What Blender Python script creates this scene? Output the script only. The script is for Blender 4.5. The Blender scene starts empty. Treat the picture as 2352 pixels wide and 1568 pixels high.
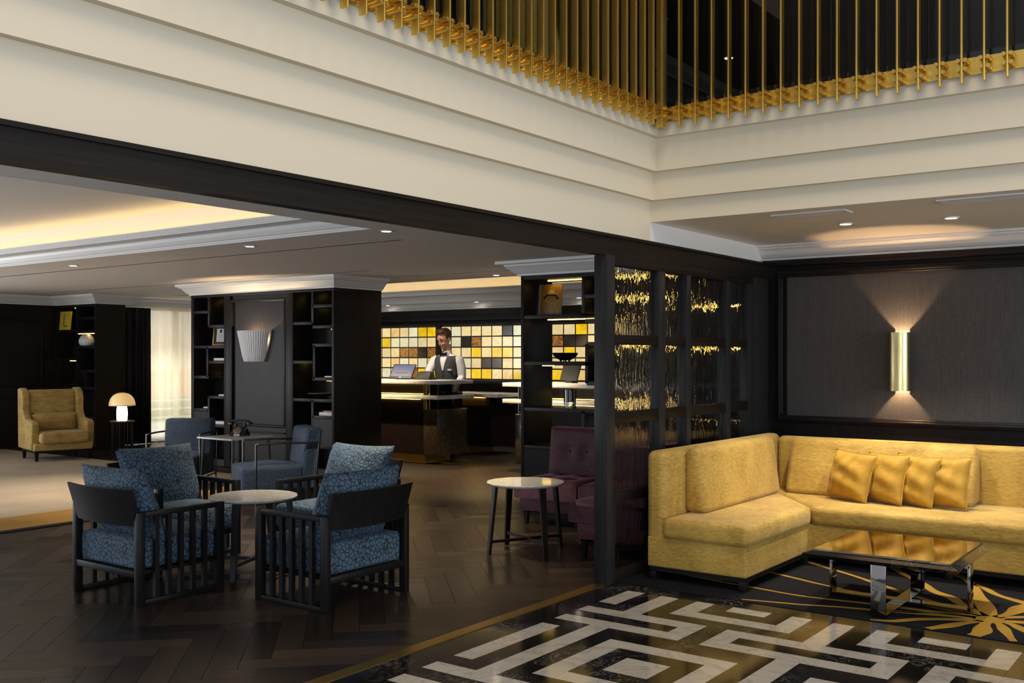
import bpy, bmesh, math, random
from mathutils import Vector, Matrix
random.seed(7)
scene = bpy.context.scene
COL = scene.collection
pi = math.pi

# ------------------------------------------------------------------ camera
cam_d = bpy.data.cameras.new('camera'); cam = bpy.data.objects.new('camera', cam_d); COL.objects.link(cam)
cam.location = (0, 0, 1.5); cam.rotation_euler = (pi/2, 0, math.radians(36.442))
cam_d.sensor_width = 36.0; cam_d.lens = 36.0*2328/2352; cam_d.shift_y = 34/2352
cam_d.clip_start = .05; cam_d.clip_end = 200
scene.camera = cam
# ------------------------------------------------------------------ world, view
world = bpy.data.worlds.new('world'); scene.world = world; world.use_nodes = True
bg = world.node_tree.nodes['Background']; bg.inputs[0].default_value = (.84, .90, 1.0, 1); bg.inputs[1].default_value = .46
vs = scene.view_settings
vs.view_transform = 'Standard'; vs.look = 'None'; vs.exposure = 0.55; vs.gamma = 1.0; vs.use_curve_mapping = False
scene.cycles.use_denoising = True
scene.cycles.use_adaptive_sampling = True; scene.cycles.adaptive_threshold = .04
scene.cycles.max_bounces = 8; scene.cycles.diffuse_bounces = 4; scene.cycles.glossy_bounces = 4
scene.cycles.transmission_bounces = 8; scene.cycles.transparent_max_bounces = 12
scene.cycles.sample_clamp_indirect = 4.0
scene.cycles.caustics_reflective = False; scene.cycles.caustics_refractive = False
# ------------------------------------------------------------------ large lights
def area(name, loc, rot, sx, sy, power, col):
    d = bpy.data.lights.new(name, 'AREA'); d.shape = 'RECTANGLE'; d.size = sx; d.size_y = sy
    d.energy = power; d.color = col
    o = bpy.data.objects.new(name, d); COL.objects.link(o); o.location = loc; o.rotation_euler = rot
    return o
# warm light of the atrium's big ceiling fitting, high above the void
area('atrium_ceiling_light', (-.6, 3.2, 7.4), (0, 0, 0), 2.8, 2.8, 134, (1.0, .78, .50))
# daylight from the lobby's front windows, behind the camera
area('lobby_window_daylight', (3.0, -4.0, 1.2), (math.radians(103), 0, math.radians(36)), 7, 2.4, 120, (.9, .95, 1.0))
# daylight through the entrance glazing on the right
area('entrance_daylight', (5.2, 5.6, 1.25), (math.radians(96), 0, math.radians(90)), 5, 2.3, 112, (.86, .94, 1.0))
# daylight outside the curtained window and from the lounge's front windows
area('street_daylight', (-18.6, 11.0, 5.6), (0, 0, 0), 4, 6, 2700, (.93, .97, 1.0))
area('lounge_window_daylight', (-11.0, -1.4, 1.15), (math.radians(98), 0, math.radians(-8)), 7, 2.0, 55, (.78, .88, 1.0))

area('side_fill_light', (-16.2, 2.6, 1.15), (math.radians(97), 0, math.radians(-90)), 5.5, 2.0, 190, (.95, .97, 1.0))  # unseen light added before the solid side wall to brighten the lounge ceiling
# ------------------------------------------------------------------ colour and material helpers
def S(r, g, b, k=1.0):
    def f(c):
        c /= 255.0
        return (c/12.92 if c <= .04045 else ((c+.055)/1.055)**2.4)*k
    return (f(r), f(g), f(b), 1.0)
class N:
    def __init__(s, name):
        s.m = bpy.data.materials.new(name); s.m.use_nodes = True
        s.t = s.m.node_tree; s.b = s.t.nodes['Principled BSDF']; s.out = s.t.nodes['Material Output']
    def n(s, typ, **kw):
        nd = s.t.nodes.new(typ)
        for k, v in kw.items():
            if k[0] == '_': nd.inputs[k[1:].replace('_', ' ')].default_value = v
            else: setattr(nd, k, v)
        return nd
    def l(s, a, b): s.t.links.new(a, b)
    def set(s, **kw):
        for k, v in kw.items():
            s.b.inputs[k.replace('_', ' ')].default_value = v
        return s
    def coord(s, scale=(1, 1, 1), kind='Object', rot=(0, 0, 0)):
        tc = s.n('ShaderNodeTexCoord'); mp = s.n('ShaderNodeMapping')
        mp.inputs['Scale'].default_value = scale; mp.inputs['Rotation'].default_value = rot
        s.l(tc.outputs[kind], mp.inputs['Vector']); return mp.outputs[0]
    def wcoord(s, scale=(1, 1, 1), rot=(0, 0, 0)):
        g = s.n('ShaderNodeNewGeometry'); mp = s.n('ShaderNodeMapping')
        mp.inputs['Scale'].default_value = scale; mp.inputs['Rotation'].default_value = rot
        s.l(g.outputs['Position'], mp.inputs['Vector']); return mp.outputs[0]
    def noise(s, vec, scale=5, detail=4, rough=.5, dist=0):
        nd = s.n('ShaderNodeTexNoise', _Scale=scale, _Detail=detail, _Roughness=rough, _Distortion=dist)
        s.l(vec, nd.inputs['Vector']); return nd.outputs['Fac']
    def ramp(s, fac, stops):
        r = s.n('ShaderNodeValToRGB'); e = r.color_ramp.elements
        while len(e) < len(stops): e.new(.5)
        for i, (p, c) in enumerate(stops): e[i].position = p; e[i].color = c
        s.l(fac, r.inputs[0]); return r.outputs[0]
    def bump(s, h, strength=.3, dist=.01):
        b = s.n('ShaderNodeBump', _Strength=strength, _Distance=dist); s.l(h, b.inputs['Height'])
        s.l(b.outputs[0], s.b.inputs['Normal']); return b
    def col(s, o): s.l(o, s.b.inputs['Base Color'])
def plain(name, c, rough=.5, metal=0.0, **kw):
    n = N(name); n.set(Base_Color=c, Roughness=rough, Metallic=metal, **kw); return n.m
def emit(name, c, k, base=(.8, .8, .8, 1)):
    n = N(name); n.set(Base_Color=base, Emission_Color=c, Emission_Strength=k); return n.m
M = {}
M['black'] = plain('black_gloss', (.008, .008, .009, 1), .12)
M['matte_black'] = plain('matte_black', (.012, .012, .013, 1), .55)
M['white'] = plain('ceiling_white', S(236, 233, 228), .7)
M['ceil'] = plain('ceiling_paint', S(226, 218, 208), .8)
M['trim_white'] = plain('moulding_white', S(225, 224, 222), .45)
M['cream'] = plain('fascia_cream', S(224, 213, 190), .6)
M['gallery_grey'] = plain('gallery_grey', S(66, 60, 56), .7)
M['chrome'] = plain('polished_steel', (.30, .28, .26, 1), .06, 1.0)
M['gunmetal'] = plain('bronze_tube', (.10, .085, .07, 1), .2, 1.0)
M['white_plastic'] = plain('white_paper', S(222, 222, 224), .5)
def brass(name, c, r):
    n = N(name); v = n.coord((1, 1, .15)); f = n.noise(v, 14, 5, .6)
    n.col(n.ramp(f, [(.3, tuple(x*.62 for x in c[:3])+(1,)), (.65, c)])); n.set(Metallic=1.0)
    rr = n.ramp(f, [(.3, (r*1.5,)*3+(1,)), (.7, (r*.7,)*3+(1,))]); n.l(rr, n.b.inputs['Roughness']); return n.m
M['brass'] = brass('aged_brass', (.66, .44, .10, 1), .22)
M['brass_fin'] = brass('brushed_brass', (.84, .56, .13, 1), .30)
M['brass_light'] = brass('satin_brass', (.80, .66, .34, 1), .30)
M['brass_floor'] = plain('floor_brass', (.60, .40, .10, 1), .30, 1.0)
def wood(name, a, b, rough=.42, scale=(60, 60, 2.2), spec=.16):
    n = N(name); v = n.coord(scale); f = n.noise(v, 1.0, 6, .65, .4)
    n.col(n.ramp(f, [(.3, a), (.7, b)])); n.set(Roughness=rough, Specular_IOR_Level=spec); n.bump(f, .25, .004); return n.m
M['wood'] = wood('ebony_oak', (.007, .0054, .005, 1), (.017, .0138, .0128, 1))
M['wood_h'] = wood('ebony_oak_horizontal', (.008, .0065, .0062, 1), (.020, .016, .015, 1), scale=(2.2, 60, 60))
M['wood_y'] = wood('ebony_oak_lengthwise', (.008, .0058, .0045, 1), (.018, .0128, .0098, 1), scale=(60, 2.2, 60))
M['wood_sheen'] = wood('ebony_oak_sheen', (.017, .0168, .0175, 1), (.032, .0315, .033, 1), .3)  # lighter, bluish copy of the dark oak with its sheen in the colour
M['chairwood'] = wood('stained_black_wood', (.006, .0056, .0055, 1), (.0125, .0115, .011, 1), .42, (30, 30, 3))
# fabrics
def blue(name, cell, gap, scale=36):
    n = N(name); v0 = n.coord((1, 1, 1)); w = n.n('ShaderNodeTexNoise', _Scale=9.0, _Detail=2.0); n.l(v0, w.inputs['Vector'])
    mx = n.n('ShaderNodeMixRGB', blend_type='ADD'); mx.inputs[0].default_value = .05; n.l(v0, mx.inputs[1]); n.l(w.outputs['Color'], mx.inputs[2])
    vo = n.n('ShaderNodeTexVoronoi', feature='DISTANCE_TO_EDGE', _Scale=scale); n.l(mx.outputs[0], vo.inputs['Vector'])
    c = n.ramp(vo.outputs['Distance'], [(.035, gap), (.10, cell)])
    big = n.noise(v0, 5, 3); vm = n.n('ShaderNodeMixRGB', blend_type='MULTIPLY'); vm.inputs[0].default_value = .6
    n.l(c, vm.inputs[1]); n.l(n.ramp(big, [(.3, (.6, .6, .6, 1)), (.7, (1.15, 1.15, 1.15, 1))]), vm.inputs[2]); n.col(vm.outputs[0])
    h = n.ramp(vo.outputs['Distance'], [(.0, (0, 0, 0, 1)), (.2, (1, 1, 1, 1))]); n.bump(h, .45, .006)
    n.set(Roughness=.75, Sheen_Weight=.08, Sheen_Roughness=.4, Sheen_Tint=(.45, .65, .9, 1)); return n.m
M['blue'] = blue('blue_cut_velvet', (.058, .110, .168, 1), (.004, .008, .015, 1), 33)
M['navy'] = blue('navy_cut_velvet', (.024, .052, .105, 1), (.005, .009, .02, 1), 58)
def velvet(name, a, b, sc=(11, 11, 40), sheen=.4, tint=(1, .9, .6, 1)):
    n = N(name); v = n.coord(sc); f = n.noise(v, 2.2, 5, .6, .6); g = n.noise(n.coord((1, 1, 1)), 3.0, 3)
    m = n.n('ShaderNodeMixRGB', blend_type='MIX'); m.inputs[0].default_value = .45; n.l(f, m.inputs[1]); n.l(g, m.inputs[2])
    n.col(n.ramp(m.outputs[0], [(.34, a), (.62, b)])); n.set(Roughness=.7, Sheen_Weight=sheen, Sheen_Roughness=.35, Sheen_Tint=tint)
    n.bump(f, .25, .006); return n.m
M['gold_velvet'] = velvet('yellow_velvet', (.29, .160, .018, 1), (.57, .37, .075, 1))
M['chair_velvet'] = velvet('old_gold_velvet', (.25, .15, .03, 1), (.50, .34, .10, 1), (4, 4, 14))
M['pillow'] = velvet('mustard_satin', (.33, .17, .008, 1), (.50, .28, .022, 1), (3, 3, 6), .25)
M['purple'] = velvet('aubergine_velvet', (.022, .004, .009, 1), (.085, .018, .036, 1), (5, 5, 10), .35, (.8, .35, .5, 1))
M['curtain_dark'] = velvet('dark_curtain', (.006, .004, .006, 1), (.013, .008, .011, 1), (20, 20, 1), .05)
def sheer():
    n = N('sheer_curtain'); t = n.t
    tr = n.n('ShaderNodeBsdfTransparent'); tl = n.n('ShaderNodeBsdfTranslucent'); df = n.n('ShaderNodeBsdfDiffuse')
    for x in (tl, df): x.inputs[0].default_value = S(232, 226, 200)
    a = n.n('ShaderNodeMixShader'); a.inputs[0].default_value = .35; n.l(tl.outputs[0], a.inputs[1]); n.l(df.outputs[0], a.inputs[2])
    b = n.n('ShaderNodeMixShader'); b.inputs[0].default_value = .68; n.l(tr.outputs[0], b.inputs[1]); n.l(a.outputs[0], b.inputs[2])
    n.l(b.outputs[0], n.out.inputs[0]); return n.m
M['sheer'] = sheer()
# stones
def marble_white(name, base=(.70, .68, .65, 1), sc=3.0, rough=.08, world=False):
    n = N(name); v = n.wcoord((1, 1, 1)) if world else n.coord((1, 1, 1)); f = n.noise(v, sc, 8, .62, 1.6)
    a = n.n('ShaderNodeMath', operation='SUBTRACT'); a.inputs[1].default_value = .5; n.l(f, a.inputs[0])
    b = n.n('ShaderNodeMath', operation='ABSOLUTE'); n.l(a.outputs[0], b.inputs[0])
    vein = n.ramp(b.outputs[0], [(.0, (.66, .64, .62, 1)), (.012, (.9, .89, .88, 1)), (.06, (1, 1, 1, 1))])
    cl = n.noise(v, 1.4, 4); cm = n.ramp(cl, [(.3, tuple(x*.82 for x in base[:3])+(1,)), (.7, base)])
    m = n.n('ShaderNodeMixRGB', blend_type='MULTIPLY'); m.inputs[0].default_value = 1; n.l(vein, m.inputs[1]); n.l(cm, m.inputs[2])
    n.col(m.outputs[0]); n.set(Roughness=rough); return n.m
M['marble_w'] = marble_white('white_marble_inlay', (.50, .465, .405, 1), 3.2, .1, True)
M['marble_table'] = marble_white('veined_table_marble', (.72, .69, .64, 1), 5.0, .08)
M['marble_counter'] = marble_white('grey_veined_counter_marble', (.80, .79, .77, 1), 7.0, .12)
def marble_black(name, rough=.09):
    n = N(name); v = n.wcoord((1, 1, 1)); f = n.noise(v, 5.5, 9, .72, 2.2)
    a = n.n('ShaderNodeMath', operation='SUBTRACT'); a.inputs[1].default_value = .5; n.l(f, a.inputs[0])
    b = n.n('ShaderNodeMath', operation='ABSOLUTE'); n.l(a.outputs[0], b.inputs[0])
    k = n.ramp(n.noise(v, 2.2, 4, .5, .5), [(.49, (0, 0, 0, 1)), (.63, (1, 1, 1, 1))])
    e = n.ramp(b.outputs[0], [(.0, (1, 1, 1, 1)), (.011, (0, 0, 0, 1))])
    m = n.n('ShaderNodeMixRGB', blend_type='MULTIPLY'); m.inputs[0].default_value = 1; n.l(k, m.inputs[1]); n.l(e, m.inputs[2])
    c = n.n('ShaderNodeMixRGB'); n.l(m.outputs[0], c.inputs[0]); c.inputs[1].default_value = (.0085, .0078, .0075, 1); c.inputs[2].default_value = (.30, .28, .26, 1)
    n.col(c.outputs[0]); n.set(Roughness=rough); return n.m
M['marble_b'] = marble_black('black_veined_marble')
def parquet():
    n = N('walnut_parquet'); oi = n.n('ShaderNodeObjectInfo'); v = n.coord((1, 1, 1))
    c = n.ramp(oi.outputs['Random'], [(0, (.016, .011, .0085, 1)), (.5, (.029, .0185, .0125, 1)), (1, (.052, .033, .021, 1))])
    f = n.noise(n.coord((30, 30, 30)), 1.2, 5); m = n.n('ShaderNodeMixRGB', blend_type='MULTIPLY'); m.inputs[0].default_value = .5
    n.l(c, m.inputs[1]); n.l(f, m.inputs[2]); n.col(m.outputs[0])
    n.l(n.ramp(oi.outputs['Random'], [(0, (.26,)*3+(1,)), (1, (.42,)*3+(1,))]), n.b.inputs['Roughness']); n.bump(f, .08, .003); n.set(Specular_IOR_Level=.35); return n.m
M['parquet'] = parquet()
M['subfloor'] = plain('dark_floor_base', (.012, .009, .007, 1), .35)
def pile(name, a, b):
    n = N(name); v = n.wcoord((1, 1, 1)); f = n.noise(v, 120, 3, .7); g = n.noise(v, 2.0, 3)
    m = n.n('ShaderNodeMixRGB'); m.inputs[0].default_value = .5; n.l(f, m.inputs[1]); n.l(g, m.inputs[2])
    n.col(n.ramp(m.outputs[0], [(.35, a), (.65, b)])); n.set(Roughness=.95, Specular_IOR_Level=.1); n.bump(f, .3, .004); return n.m
M['carpet_dark'] = pile('charcoal_pile', (.007, .007, .0085, 1), (.013, .013, .016, 1))
M['carpet_gold'] = pile('gold_pile', (.30, .165, .022, 1), (.42, .25, .045, 1))
M['carpet_beige'] = pile('beige_pile', (.30, .245, .185, 1), (.39, .325, .25, 1))
M['carpet_orange'] = pile('ochre_pile', (.30, .16, .035, 1), (.40, .22, .055, 1))
def fabricwall():
    n = N('charcoal_wall_fabric'); v = n.coord((220, 220, 5)); f = n.noise(v, 1.0, 4, .7)
    g = n.noise(n.coord((60, 60, 120)), 1, 2); m = n.n('ShaderNodeMixRGB'); m.inputs[0].default_value = .35; n.l(f, m.inputs[1]); n.l(g, m.inputs[2])
    n.col(n.ramp(m.outputs[0], [(.3, (.036, .035, .037, 1)), (.7, (.082, .079, .081, 1))])); n.set(Roughness=.85); n.bump(m.outputs[0], .2, .003); return n.m
M['wallfabric'] = fabricwall()
def rippleglass():
    n = N('rippled_glass'); v = n.coord((5, 5, 1.1)); f = n.noise(v, 2.6, 3, .5, 1.6); n.bump(f, .42, .014)
    n.set(Base_Color=(.86, .84, .80, 1), Roughness=.02, Transmission_Weight=1.0, IOR=1.42); return n.m
M['ripple'] = rippleglass()
def clear(name, tint, ior=1.5):
    n = N(name); tr = n.n('ShaderNodeBsdfTransparent'); tr.inputs[0].default_value = tint
    g = n.n('ShaderNodeBsdfGlossy', _Roughness=.02); fr = n.n('ShaderNodeFresnel', _IOR=ior)
    mx = n.n('ShaderNodeMixShader'); n.l(fr.outputs[0], mx.inputs[0]); n.l(tr.outputs[0], mx.inputs[1]); n.l(g.outputs[0], mx.inputs[2])
    n.l(mx.outputs[0], n.out.inputs[0]); return n.m
M['clear'] = clear('balustrade_glass', (.9, .92, .92, 1), 1.18)
M['smoke'] = clear('smoked_glass', (.28, .26, .22, 1))
M['mirror'] = plain('bronze_mirror', (.44, .39, .30, 1), .015, 1.0)
def glitter():
    n = N('flecked_brass_resin'); v = n.coord((1, 1, 1)); vo = n.n('ShaderNodeTexVoronoi', _Scale=55.0); n.l(v, vo.inputs['Vector'])
    f = n.ramp(vo.outputs['Distance'], [(.12, (1, 1, 1, 1)), (.26, (0, 0, 0, 1))]); k = n.noise(v, 14, 3); k2 = n.ramp(k, [(.5, (0, 0, 0, 1)), (.62, (1, 1, 1, 1))])
    m = n.n('ShaderNodeMixRGB', blend_type='MULTIPLY'); m.inputs[0].default_value = 1; n.l(f, m.inputs[1]); n.l(k2, m.inputs[2])
    c = n.n('ShaderNodeMixRGB'); n.l(m.outputs[0], c.inputs[0]); c.inputs[1].default_value = (.030, .022, .013, 1); c.inputs[2].default_value = (.75, .55, .25, 1)
    n.col(c.outputs[0]); n.l(m.outputs[0], n.b.inputs['Metallic']); n.set(Roughness=.25); return n.m
M['glitter'] = glitter()
M['counter_body'] = plain('aubergine_lacquer', (.0085, .0045, .005, 1), .5, 0, Specular_IOR_Level=.15)
M['goldleaf'] = plain('crackled_gold', (.62, .43, .14, 1), .3, 1.0)
M['led'] = emit('led_strip', (1.0, .64, .13, 1), 7.0)
M['cove'] = emit('cove_led', (1.0, .69, .28, 1), 4.2)
M['lens'] = emit('downlight_lens', (1.0, .86, .66, 1), 14.0)
# ------------------------------------------------------------------ geometry helpers
class G:
    def __init__(s): s.bm = bmesh.new()
    def box(s, x0, x1, y0, y1, z0, z1):
        v = [s.bm.verts.new(p) for p in ((x0,y0,z0),(x1,y0,z0),(x1,y1,z0),(x0,y1,z0),(x0,y0,z1),(x1,y0,z1),(x1,y1,z1),(x0,y1,z1))]
        for f in ((3,2,1,0),(4,5,6,7),(0,1,5,4),(1,2,6,5),(2,3,7,6),(3,0,4,7)): s.bm.faces.new([v[i] for i in f])
        return s
    def hexa(s, lo, hi):     # two quads of 3-D points, bottom and top, counter-clockwise seen from above
        v = [s.bm.verts.new(p) for p in list(lo)+list(hi)]
        for f in ((3,2,1,0),(4,5,6,7),(0,1,5,4),(1,2,6,5),(2,3,7,6),(3,0,4,7)): s.bm.faces.new([v[i] for i in f])
        return s
    def prism(s, poly, z0, z1):
        n = len(poly); a = [s.bm.verts.new((x, y, z0)) for x, y in poly]; b = [s.bm.verts.new((x, y, z1)) for x, y in poly]
        s.bm.faces.new(a[::-1]); s.bm.faces.new(b)
        for i in range(n): s.bm.faces.new((a[i], a[(i+1)%n], b[(i+1)%n], b[i]))
        return s
    def extr(s, prof, path, closed=False):    # profile (offset outward, z) swept along XY path with mitred corners; outward = right of travel
        k = len(path); rings = []
        for i in range(k):
            p = Vector(path[i])
            d0 = (p-Vector(path[i-1])).normalized() if (i > 0 or closed) else None
            d1 = (Vector(path[(i+1)%k])-p).normalized() if (i < k-1 or closed) else None
            if d0 is None: d0 = d1
            if d1 is None: d1 = d0
            n0 = Vector((d0.y, -d0.x)); n1 = Vector((d1.y, -d1.x)); m = n0+n1; m = m/max(m.dot(n0), 1e-6)
            rings.append([s.bm.verts.new((p.x+m.x*o, p.y+m.y*o, z)) for o, z in prof])
        q = len(prof)
        for i in range(k if closed else k-1):
            a, b = rings[i], rings[(i+1)%k]
            for j in range(q): s.bm.faces.new((a[j], b[j], b[(j+1)%q], a[(j+1)%q]))
        if not closed: s.bm.faces.new(rings[0][::-1]); s.bm.faces.new(rings[-1])
        return s
    def cyl(s, p0, p1, r0, r1=None, n=16, cap=True):
        p0 = Vector(p0); p1 = Vector(p1); r1 = r0 if r1 is None else r1; d = (p1-p0).normalized()
        q = d.to_track_quat('Z', 'Y').to_matrix(); A = []; Bq = []
        for i in range(n):
            u = q @ Vector((math.cos(2*pi*i/n), math.sin(2*pi*i/n), 0))
            A.append(s.bm.verts.new(p0+u*r0)); Bq.append(s.bm.verts.new(p1+u*r1))
        for i in range(n): s.bm.faces.new((A[i], A[(i+1)%n], Bq[(i+1)%n], Bq[i]))
        if cap: s.bm.faces.new(A[::-1]); s.bm.faces.new(Bq)
        return s
    def lathe(s, prof, c=(0, 0, 0), n=32, sx=1, sy=1):
        rings = []
        for r, z in prof:
            if r < 1e-6: rings.append([s.bm.verts.new((c[0], c[1], c[2]+z))])
            else: rings.append([s.bm.verts.new((c[0]+sx*r*math.cos(2*pi*i/n), c[1]+sy*r*math.sin(2*pi*i/n), c[2]+z)) for i in range(n)])
        for a, b in zip(rings, rings[1:]):
            for i in range(n):
                j = (i+1) % n
                if len(a) == 1 and len(b) == 1: continue
                if len(a) == 1: s.bm.faces.new((a[0], b[j], b[i]))
                elif len(b) == 1: s.bm.faces.new((a[i], a[j], b[0]))
                else: s.bm.faces.new((a[i], a[j], b[j], b[i]))
        if len(rings[0]) > 1: s.bm.faces.new(rings[0][::-1])
        if len(rings[-1]) > 1: s.bm.faces.new(rings[-1])
        return s
    def tube(s, pts, r, n=10):
        pts = [Vector(p) for p in pts]; rings = []
        rr = r if isinstance(r, (list, tuple)) else [r]*len(pts)
        for i, p in enumerate(pts):
            d = ((pts[min(i+1, len(pts)-1)]-p).normalized()+(p-pts[max(i-1, 0)]).normalized()).normalized()
            q = d.to_track_quat('Z', 'Y').to_matrix()
            rings.append([s.bm.verts.new(p+q@Vector((math.cos(2*pi*k/n), math.sin(2*pi*k/n), 0))*rr[i]) for k in range(n)])
        for a, b in zip(rings, rings[1:]):
            # keep rings aligned
            o = min(range(n), key=lambda o: sum((a[k].co-b[(k+o)%n].co).length for k in range(0, n, 3)))
            b2 = [b[(k+o) % n] for k in range(n)]
            for k in range(n): s.bm.faces.new((a[k], a[(k+1)%n], b2[(k+1)%n], b2[k]))
            b[:] = b2
        s.bm.faces.new(rings[0][::-1]); s.bm.faces.new(rings[-1]); return s
    def pillow(s, w, h, t, c=(0, 0, 0), n=14, pinch=.06, wr=0.0, seed=0):   # standing cushion in XZ plane, thickness along Y
        rnd = random.Random(seed); ph = [rnd.uniform(0, 6) for _ in range(4)]
        def pt(i, j, side):
            u = -1+2*i/n; v = -1+2*j/n
            q = max(0, (1-abs(u)**2.6))**.55*max(0, (1-abs(v)**2.6))**.55
            x = u*w/2*(1-pinch*(1-v*v)); z = v*h/2*(1-pinch*(1-u*u))
            y = side*q*t/2 + wr*q*math.sin(7*u+3*v+ph[0])*math.sin(5*v-4*u+ph[1])
            return (c[0]+x, c[1]+y, c[2]+z)
        F = [[s.bm.verts.new(pt(i, j, -1)) for j in range(n+1)] for i in range(n+1)]
        K = [[F[i][j] if i in (0, n) or j in (0, n) else s.bm.verts.new(pt(i, j, 1)) for j in range(n+1)] for i in range(n+1)]
        for i in range(n):
            for j in range(n):
                s.bm.faces.new((F[i][j], F[i+1][j], F[i+1][j+1], F[i][j+1])); s.bm.faces.new((K[i][j], K[i][j+1], K[i+1][j+1], K[i+1][j]))
        return s
    def xf(s, m): bmesh.ops.transform(s.bm, matrix=m, verts=s.bm.verts); return s
    def bevel(s, w, seg=2):
        bmesh.ops.recalc_face_normals(s.bm, faces=s.bm.faces); s.bm.normal_update()
        es = [e for e in s.bm.edges if len(e.link_faces) == 2 and e.calc_face_angle(0) > .5]
        bmesh.ops.bevel(s.bm, geom=es, offset=w, segments=seg, profile=.5, affect='EDGES', clamp_overlap=True); return s
def chainloc(p):
    v = Vector((0, 0, 0))
    while p is not None: v += p.location; p = p.parent
    return v
def mk(name, g, mat, parent=None, smooth=False, world=False, sub=0, origin=True):
    """link the collected shape as ONE mesh object; a top-level mesh gets its origin at its base"""
    bmesh.ops.recalc_face_normals(g.bm, faces=g.bm.faces)
    loc = Vector((0, 0, 0))
    if parent is not None and world: bmesh.ops.translate(g.bm, verts=g.bm.verts, vec=-chainloc(parent))
    if parent is None and origin and g.bm.verts:
        xs = [v.co for v in g.bm.verts]
        lo = Vector(map(min, zip(*xs))); hi = Vector(map(max, zip(*xs))); loc = Vector(((lo.x+hi.x)/2, (lo.y+hi.y)/2, lo.z))
        bmesh.ops.translate(g.bm, verts=g.bm.verts, vec=-loc)
    me = bpy.data.meshes.new(name); g.bm.to_mesh(me); g.bm.free()
    if mat is not None: me.materials.append(M[mat] if isinstance(mat, str) else mat)
    if smooth:
        me.polygons.foreach_set('use_smooth', [True]*len(me.polygons))
        if smooth != 'all': me.set_sharp_from_angle(angle=.7)
    o = bpy.data.objects.new(name, me); o.location = loc; COL.objects.link(o)
    if parent is not None: o.parent = parent
    if sub:
        md = o.modifiers.new('sub', 'SUBSURF'); md.levels = sub; md.render_levels = sub
    return o
def tag(o, label=None, cat=None, group=None, kind=None):
    if label: o['label'] = label
    if cat: o['category'] = cat
    if group: o['group'] = group
    if kind: o['kind'] = kind
    return o
def thing(name, label, cat, loc=(0, 0, 0), rz=0, group=None):
    o = bpy.data.objects.new(name, None); COL.objects.link(o); o.location = loc; o.rotation_euler = (0, 0, rz); o.empty_display_size = .1
    return tag(o, label, cat, group)
def struct(name, g, mat, label, cat, parent=None):
    o = mk(name, g, mat, parent)
    return tag(o, label, cat, None, 'structure')
def copytree(o, parent=None):
    c = o.copy(); COL.objects.link(c); c.parent = parent
    for ch in list(o.children): copytree(ch, c)
    return c
def inst(name, me, parent, loc=(0, 0, 0), rot=(0, 0, 0)):
    o = bpy.data.objects.new(name, me); COL.objects.link(o); o.parent = parent; o.location = loc; o.rotation_euler = rot; return o
def bx(name, mat, parent, x0, x1, y0, y1, z0, z1, bev=0, world=True):
    g = G().box(x0, x1, y0, y1, z0, z1)
    if bev: g.bevel(bev, 2)
    return mk(name, g, mat, parent, world=world, smooth=bool(bev))

# ------------------------------------------------------------------ floors
XP = -3.5      # partition / fascia plane
fl = struct('floor', G().box(-16.6, -3.52, 1.2, 13.7, -.08, -.008), 'subfloor', 'dark herringbone walnut parquet floor of the lounge', 'floor')
def clip(poly, x0, x1, y0, y1):
    for ax, lim, sg in ((0, x0, 1), (0, x1, -1), (1, y0, 1), (1, y1, -1)):
        out = []
        for i in range(len(poly)):
            a, b = poly[i-1], poly[i]; da = sg*(a[ax]-lim); db = sg*(b[ax]-lim)
            if da*db < 0: t = da/(da-db); out.append((a[0]+t*(b[0]-a[0]), a[1]+t*(b[1]-a[1])))
            if db >= 0: out.append(b)
        poly = out
        if not poly: return []
    return poly
def inview(x, y):
    s, c = math.sin(math.radians(36.442)), math.cos(math.radians(36.442)); d = -s*x+c*y; l = c*x+s*y
    if d < 1: return False
    px = 1176+2328*l/d; py = 818+2328*1.5/d
    return -60 < px < 2420 and py < 1640
PW, PL, GAP = .145, .725, .0012
pl = []
for k in range(-40, 41):          # herringbone: two plank directions at 45 degrees to the room
    for m_ in range(-14, 15):
        for way in (0, 1):
            bx0 = k*PW+m_*PL*1.0; by0 = k*PW-m_*PL*1.0
            if way == 0: r = (bx0, by0, bx0+PL, by0+PW)
            else: r = (bx0+PL-PW+PW, by0-PL+PW+PW*0, bx0+PL+PW, by0+PW)
            r = (r[0]+GAP, r[1]+GAP, r[2]-GAP, r[3]-GAP)
            q = [(r[0], r[1]), (r[2], r[1]), (r[2], r[3]), (r[0], r[3])]
            q = [((x-y)*.70711-6.0, (x+y)*.70711+6.0) for x, y in q]
            cx = sum(p[0] for p in q)/4; cy = sum(p[1] for p in q)/4
            if not any(inview(*p) for p in q+[(cx, cy)]): continue
            q = clip(q, -8.55, -3.533, 1.6, 10.97)
            if len(q) >= 3: pl.append((cx*cx+cy*cy, q))
pl.sort(key=lambda t: t[0])
rest = G()
for i, (dd, q) in enumerate(pl):
    if i < 300: 
        cx = sum(p[0] for p in q)/len(q); cy = sum(p[1] for p in q)/len(q)
        o = mk('plank', G().prism([(x-cx, y-cy) for x, y in q], -.009, .0), 'parquet', fl); o.location = (cx-fl.location.x, cy-fl.location.y, -fl.location.z)
    else: rest.prism(q, -.009, .0)
o = mk('planks_beyond', rest, 'parquet', fl, world=True); o['kind'] = 'stuff'
bx('brass_inlay', 'brass_floor', fl, -10.2, -5.0, 10.975, 11.0, -.008, .0015)
fm = struct('floor', G().box(-3.5, 3.0, -2.0, 8.5, -.08, -.010), 'matte_black', 'black and white geometric marble floor of the lobby', 'floor')
strip = tag(mk('trim_1', G().box(-3.532, -3.452, 1.0, 5.70, -.01, .0035), 'brass_floor'), 'brass threshold strip between the parquet and the marble floor', 'trim', None, 'structure')
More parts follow.
